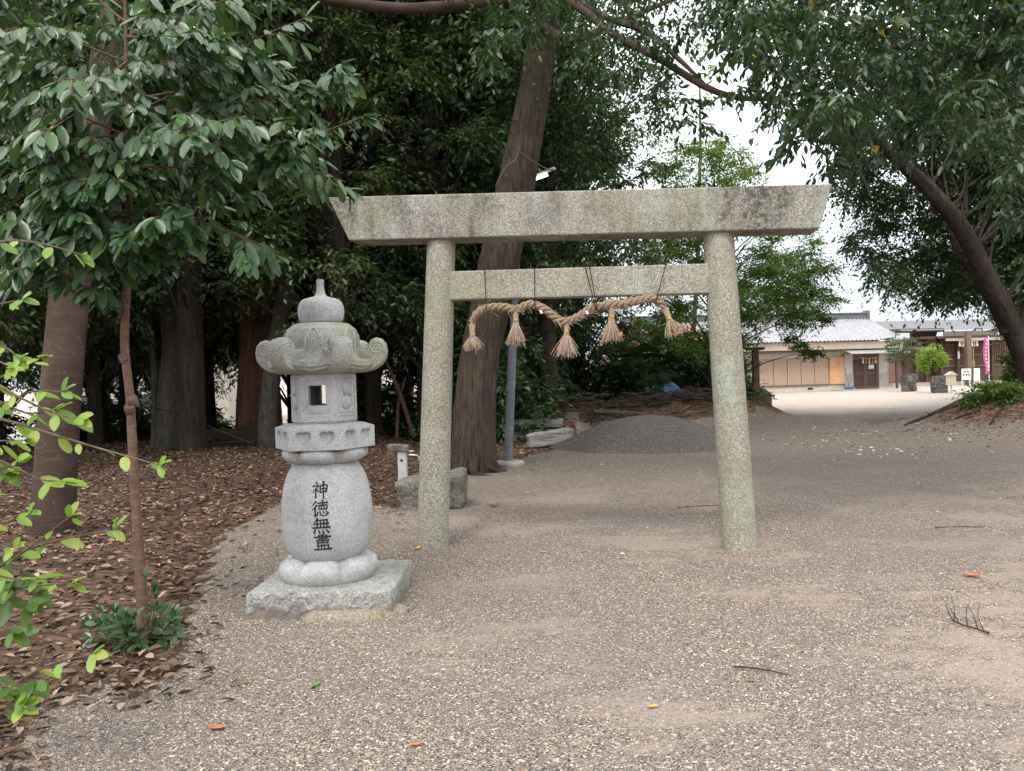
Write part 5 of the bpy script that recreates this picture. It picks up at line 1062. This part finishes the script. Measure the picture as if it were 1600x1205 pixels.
mb = MB(); p = h1+uh*Uh(1510)+nh*1.2; mb.tube([p+(0, 0, 2.9), p+(0, 0, 1.2)], .035, 6); mb.tube([p+(0, 0, 1.6), p+(0, 0, 1.15)], .06, 6); solo('bell_rope', mb, M['palewood'], 'pale bell rope hanging before the lattice doors', 'bell rope', p+(0, 0, 2.9), sm=True)
mb = MB(); hb(mb, Uh(1494.7), Uh(1497.3), 1.75, 2.25, .62, -.55); solo('wall_tablet', mb, M['white'], 'narrow white tablet on the hall post left of the rope', 'tablet', h1+uh*Uh(1496)+np.array((0, 0, 2)))
p = h1+uh*Uh(1521)+nh*2.0; ban = thing('pink_banner', p, 'tall pink banner with white lettering on a pole before the hall', 'banner')
mb = MB(); mb.tube([p-(0, 0, .1), p+(0, 0, 3.2)], .03, 8); put('pole', mb, M['white'], ban, True)
mb = MB(); n1 = 24; G = np.zeros((n1, 5, 3))
for i, z in enumerate(np.linspace(.65, 3.1, n1)):
    for j, u in enumerate(np.linspace(-.33, -.03, 5)): G[i, j] = p+uh*(u+.04*math.sin(z*2))+nh*(.06*math.sin(z*3+u*5))+np.array((0, 0, z))
mb.grid(G); cl_ = put('cloth', mb, M['pink'], ban, True); md = cl_.modifiers.new('solid', 'SOLIDIFY'); md.thickness = .006
mb = MB()
for z in np.linspace(.95, 2.9, 9):
    c = p+uh*(-.18+.04*math.sin(z*2))+nh*(.075+.06*math.sin(z*3-1.2))+np.array((0, 0, z)); mb.box(c+(0, 0, .05), (.16, .008, .03), axes=(uh, nh, np.array((0, 0, 1.)))); mb.box(c, (.035, .008, .14), axes=(uh, nh, np.array((0, 0, 1.)))); mb.box(c-(0, 0, .03), (.12, .008, .022), axes=(uh, nh, np.array((0, 0, 1.))))
put('lettering', mb, M['white'], cl_)
def on(px, py): return foot(px, py)
def face_board(px, d, w, z0, z1, label, marks):
    p = at(px, 600, d); p[2] = 0; t = thing('notice_board', p, label, 'notice board'); mb = MB(); mb.box(p+(0, 0, (z0+z1)/2), (w, .05, z1-z0)); put('board', mb, M['white'], t)
    mb = MB()
    for s in (-1, 1): mb.box(p+(s*w*.42, .045, z0/2+.1), (.05, .035, z0+.4))
    put('legs_pair' if 0 else 'board_stand', mb, M['white'], t)
    if marks:
        mb = MB()
        for u, z in marks: mb.box(p+(u, -.029, z), (.09, .008, .12))
        put('lettering', mb, M['ink'], t)
face_board(1510, 48.5, .58, .40, 1.10, 'white notice board on legs with small dark marks before the hall', [(-.16, .72), (0, .72), (.16, .72), (-.1, .9), (.1, .9)])
face_board(1526.5, 49.5, .38, .30, 1.10, 'plain pale board half hidden behind the pale hall post', [])
p = foot(1486.5, 615); t = thing('box_on_post', p, 'small cream house shaped box on a thin post before the hall', 'notice box'); mb = MB(); mb.box(p+(0, 0, .22), (.06, .06, .5)); put('post', mb, M['boxcream'], t)
mb = MB(); mb.box(p+(0, 0, .66), (.40, .2, .48)); put('box', mb, M['boxcream'], t)
mb = MB(); mb.add([p+q_ for q_ in ((-.27, -.16, .90), (.27, -.16, .90), (0, -.16, 1.08), (-.27, .16, .90), (.27, .16, .90), (0, .16, 1.08))], [(0, 1, 2), (5, 4, 3), (0, 3, 4, 1), (1, 4, 5, 2), (2, 5, 3, 0)]); put('roof', mb, M['boxcream'], t)
p = foot(1421, 612); rough_block('rock', p+(0, .1, .42), (.75, .6, 1.0), .2, M['rock'], 'tall dark rock beside the slim pine trunk', 'rock', 31, noise=.1); p = foot(1469, 614); rough_block('rock', p+(0, .1, .40), (.72, .6, .9), -.2, M['rock'], 'squat dark rock with pale marks beside the round topiary tree', 'rock', 32, noise=.08, top=(1.1, 1))
def small_tree(px, py, h, r, cz, mat, n, label, bark, name, lay=False, L=.09):
    b_ = foot(px, py); t = thing(name, b_, label, 'tree'); mb = MB(); q = spline([b_-(0, 0, .1), b_+(.04, 0, h*.35), b_+(0, .05, h*.7), b_+(.06, 0, h)], 16); mb.tube(q, np.linspace(.14 if lay else .06, .03, 16), 10, .06); g_ = rng
    d = unitn(g_.normal(0, 1, (n, 3)))*(g_.uniform(.2, 1, (n, 1))**.4); cl = b_+(0, 0, cz)+d*np.array(r)
    for c in cl[::2]: mb.tube([q[10], c], (.02, .006), 4, cap=False)
    put('trunk', mb, M[bark], t, True); P, D, Nn = clump_leaves(cl, .22 if not lay else .3, 60, .2, .9 if not lay else .25); l_ = L*rng.uniform(.7, 1.2, len(P)); leaf_obj('crown', P, D, Nn, l_, l_*(.5 if not lay else .35), M[mat], t)
small_tree(1412, 612, 2.7, (1.05, .8, .95), 2.35, 'leaf_palm', 60, 'small pine with layered pale foliage and an orange brown trunk', 'bark_sapling', 'small_pine', True, .12)
small_tree(1458, 614, 1.7, (.78, .7, .72), 1.72, 'leaf_lime', 75, 'small round yellow green tree on a thin stem beside the squat rock', 'bark_brown', 'round_tree', False, .10)
# pedestal post and guardian statue on the bank
pd = foot(1190, 640); pd = np.array((pd[0]-.2, 23.0, hz(pd[0]-.2, 23.0)))
pv = at(1188, 618, 23.6); pt_ = thing('pedestal_post', (pv[0], pv[1], 0), 'square wooden post on a dark topped stone pedestal beside the torii', 'post')
mb = MB(); mb.box((pv[0], pv[1], .25), (.55, .5, .8)); put('pedestal', mb, M['field_stone'], pt_, bevel=.02); mb = MB(); mb.box((pv[0]-.05, pv[1], .70), (.62, .55, .12)); put('pedestal_top', mb, M['rock'], pt_, bevel=.02)
mb = MB(); zt = at(1180, 545, 23.6)[2]; mb.box((pv[0]-.13, pv[1], (.76+zt)/2), (.17, .17, zt-.76)); mb.box((pv[0]-.13, pv[1], zt), (.5, .3, .09)); put('post', mb, M['midwood'], pt_)
gp = at(1169, 612, 34); gp[2] = hz(gp[0], gp[1]); gs = thing('guardian_statue', gp, 'pale stone guardian dog statue on a block seen past the second torii post', 'statue')
mb = MB(); mb.box(gp+(0, 0, .3), (.75, .6, .9)); put('block', mb, M['pale_stone'], gs, bevel=.03)
mb = MB(); mb.ball(gp+(.02, .05, 1.02), (.24, .26, .34), 14, 10, .12, 1); mb.ball(gp+(-.02, -.05, 1.30), (.20, .2, .24), 14, 10, .15, 2); mb.ball(gp+(-.03, -.15, 1.56), (.18, .19, .18), 14, 10, .15, 3); mb.ball(gp+(-.05, -.33, 1.52), (.09, .1, .08), 10, 8); mb.ball(gp+(.12, .25, 1.2), (.1, .12, .3), 10, 8, .2, 4)
for s in (-1, 1): mb.tube([gp+(s*.1-.02, -.16, 1.2), gp+(s*.11-.02, -.22, .95), gp+(s*.11-.02, -.25, .76)], (.075, .065, .08), 8); mb.ball(gp+(s*.13-.02, -.1, 1.7), (.05, .05, .07), 8, 6)
bo = put('statue_body', mb, M['pale_stone'], gs, True); md = bo.modifiers.new('remesh', 'REMESH'); md.mode = 'VOXEL'; md.voxel_size = .03; md.use_smooth_shade = True

# ------------------------------------------------------------------ things glimpsed beyond the grove
fa, fb = np.array((-13.5, 24.6)), np.array((-1.0, 24.8)); fz0 = hz(-7, 24.7)
fe = thing('metal_fence', (-7, 24.7, fz0), 'low grey metal railing glimpsed between the trunks beyond the litter', 'fence')
mb = MB(); c_ = (fa+fb)/2
for z in (.15, 1.0): mb.box((c_[0], c_[1], fz0+z), (12.5, .05, .06))
for x in np.linspace(fa[0], fb[0], 118): mb.box((x, c_[1], fz0+.57), (.02, .025, .8))
put('railing', mb, M['fence'], fe)
for x in np.linspace(fa[0], fb[0], 7): mb = MB(); mb.box((x, c_[1], fz0+.5), (.09, .09, 1.25)); put('post', mb, M['fence'], fe)
def house(x, y, w, dpt, h, label, wm, rm):
    z0 = -1.0; t = thing('background_house', (x, y, z0), label, 'house'); mb = MB(); mb.box((x, y, z0+h/2), (w, dpt, h)); put('wall', mb, M[wm], t)
    mb = MB(); o = .5; V = [(x-w/2-o, y-dpt/2-o, z0+h+.01), (x+w/2+o, y-dpt/2-o, z0+h+.01), (x+w/2+o, y+dpt/2+o, z0+h+.01), (x-w/2-o, y+dpt/2+o, z0+h+.01), (x-w/2+.6, y, z0+h+1.7), (x+w/2-.6, y, z0+h+1.7)]
    mb.add(V, [(0, 1, 5, 4), (2, 3, 4, 5), (1, 2, 5), (3, 0, 4), (3, 2, 1, 0)]); put('roof', mb, M[rm], t)
    for k in range(3):
        u = x-w/2+(k+.5)*w/3
        for zz in (1.5, 4.2):
            if zz+1 < h: mb = MB(); mb.box((u, y-dpt/2-.02, z0+zz), (1.3, .1, 1.1)); wv = put('window', mb, M['white'], t); mb = MB(); mb.box((u, y-dpt/2-.075, z0+zz), (1.14, .02, .94)); put('pane', mb, M['glass'], wv)
house(-22, 50, 10, 8, 5.8, 'pale two storey house far behind the left of the grove', 'cream', 'tile_dark'); house(-8, 54, 9, 8, 5.6, 'white house far behind the lantern and cedar', 'white', 'tile_dark'); house(8.5, 46, 6, 6, 3.4, 'low house with a red roof beyond the palms', 'cream', 'redroof')

# ------------------------------------------------------------------ small things on the gravel
def fallen(px, py, L, mat, label, rot=0., cat='leaf', name='fallen_leaf', curl=.25):
    p = foot(px, py); mb = MB(); n = 9; G = np.zeros((n, 5, 3)); w_ = .42*L
    for i, t in enumerate(np.linspace(0, 1, n)):
        for j, s in enumerate(np.linspace(-1, 1, 5)):
            x = (t-.5)*L; y = s*w_*.5*math.sin(math.pi*min(1, t*.97+.015))**.75; G[i, j] = (x*math.cos(rot)-y*math.sin(rot), x*math.sin(rot)+y*math.cos(rot), .012+curl*L*((t-.5)**2*1.2+abs(s)**2*.12*math.sin(math.pi*t)))
    mb.grid(G+p); o = solo(name, mb, M[mat], label, cat, p, 'single fallen leaves on the gravel', sm=True); md = o.modifiers.new('solid', 'SOLIDIFY'); md.thickness = .0015; return o
fallen(1520, 902, .14, 'orange_leaf', 'curled orange leaf on the open gravel at right', -.7, curl=.6); fallen(340, 1140, .085, 'orange_leaf', 'salmon orange leaf on the gravel in front of the sapling', .1); fallen(493, 1073, .075, 'green_leaf', 'single green leaf on the gravel below the lantern plinth', 1.1)
fallen(650, 1166, .06, 'orange_leaf', 'small red brown leaf at the bottom edge of the gravel', .1); fallen(1020, 1107, .055, 'yellow_leaf', 'bright yellow orange leaf on the gravel right of centre', .2); fallen(652, 859, .10, 'yellow_leaf', 'ragged yellow leaf against the foot of the first torii post', 1.0, curl=.5); fallen(849, 864, .06, 'yellow_leaf', 'small yellow leaf between the torii posts', -.3); fallen(772, 792, .16, 'brown_leaf', 'curled brown leaf beside the stone basin', .5, curl=.6); fallen(1175, 1066, .05, 'green_leaf', 'tiny green leaf on the gravel right of centre', -.2); fallen(823, 772, .09, 'yellow_leaf', 'yellow leaf on the ground near the lamp post base', .4)
p = foot(1515, 985); mb = MB(); mb.tube(spline([foot(1546, 992)+(0, 0, .01), foot(1520, 985)+(0, 0, .015), foot(1490, 975)+(0, 0, .02), foot(1478, 958)+(0, 0, .05)], 14), np.linspace(.0055, .0025, 14), 6, .05)
for a_, b_, c_ in (((1538, 990), (1528, 968), (1532, 948)), ((1528, 986), (1520, 965), (1508, 950)), ((1500, 978), (1484, 955), (1470, 940)), ((1490, 975), (1492, 955), (1486, 942)), ((1512, 982), (1510, 962), (1516, 945))):
    mb.tube(spline([foot(*a_)+(0, 0, .012), foot(*b_)+(0, 0, .025), foot(*c_)+(0, 0, .03)], 8), np.linspace(.003, .0013, 8), 5, .05)
solo('fallen_twig', mb, M['bark_dark'], 'dry forked dark twig lying on the gravel at far right', 'twig', p)
for px, py, l, rot, lb in ((1092, 793, .5, .15, 'straight dark stick lying left of the second torii post'), (1190, 1052, .28, -.5, 'thin curved brown stick in the right foreground gravel'), (1500, 826, .45, -.1, 'thin stick on the ground far right of the torii')):
    p = foot(px, py); d = np.array((math.cos(rot), math.sin(rot), 0))*l/2; mb = MB(); mb.tube(spline([p-d+(0, 0, .012), p+(0, .02, .014), p+d+(0, 0, .012)], 8), np.linspace(.0055, .0025, 8), 6, .08); solo('fallen_stick', mb, M['bark_dark'], lb, 'stick', p, 'sticks lying on the gravel')
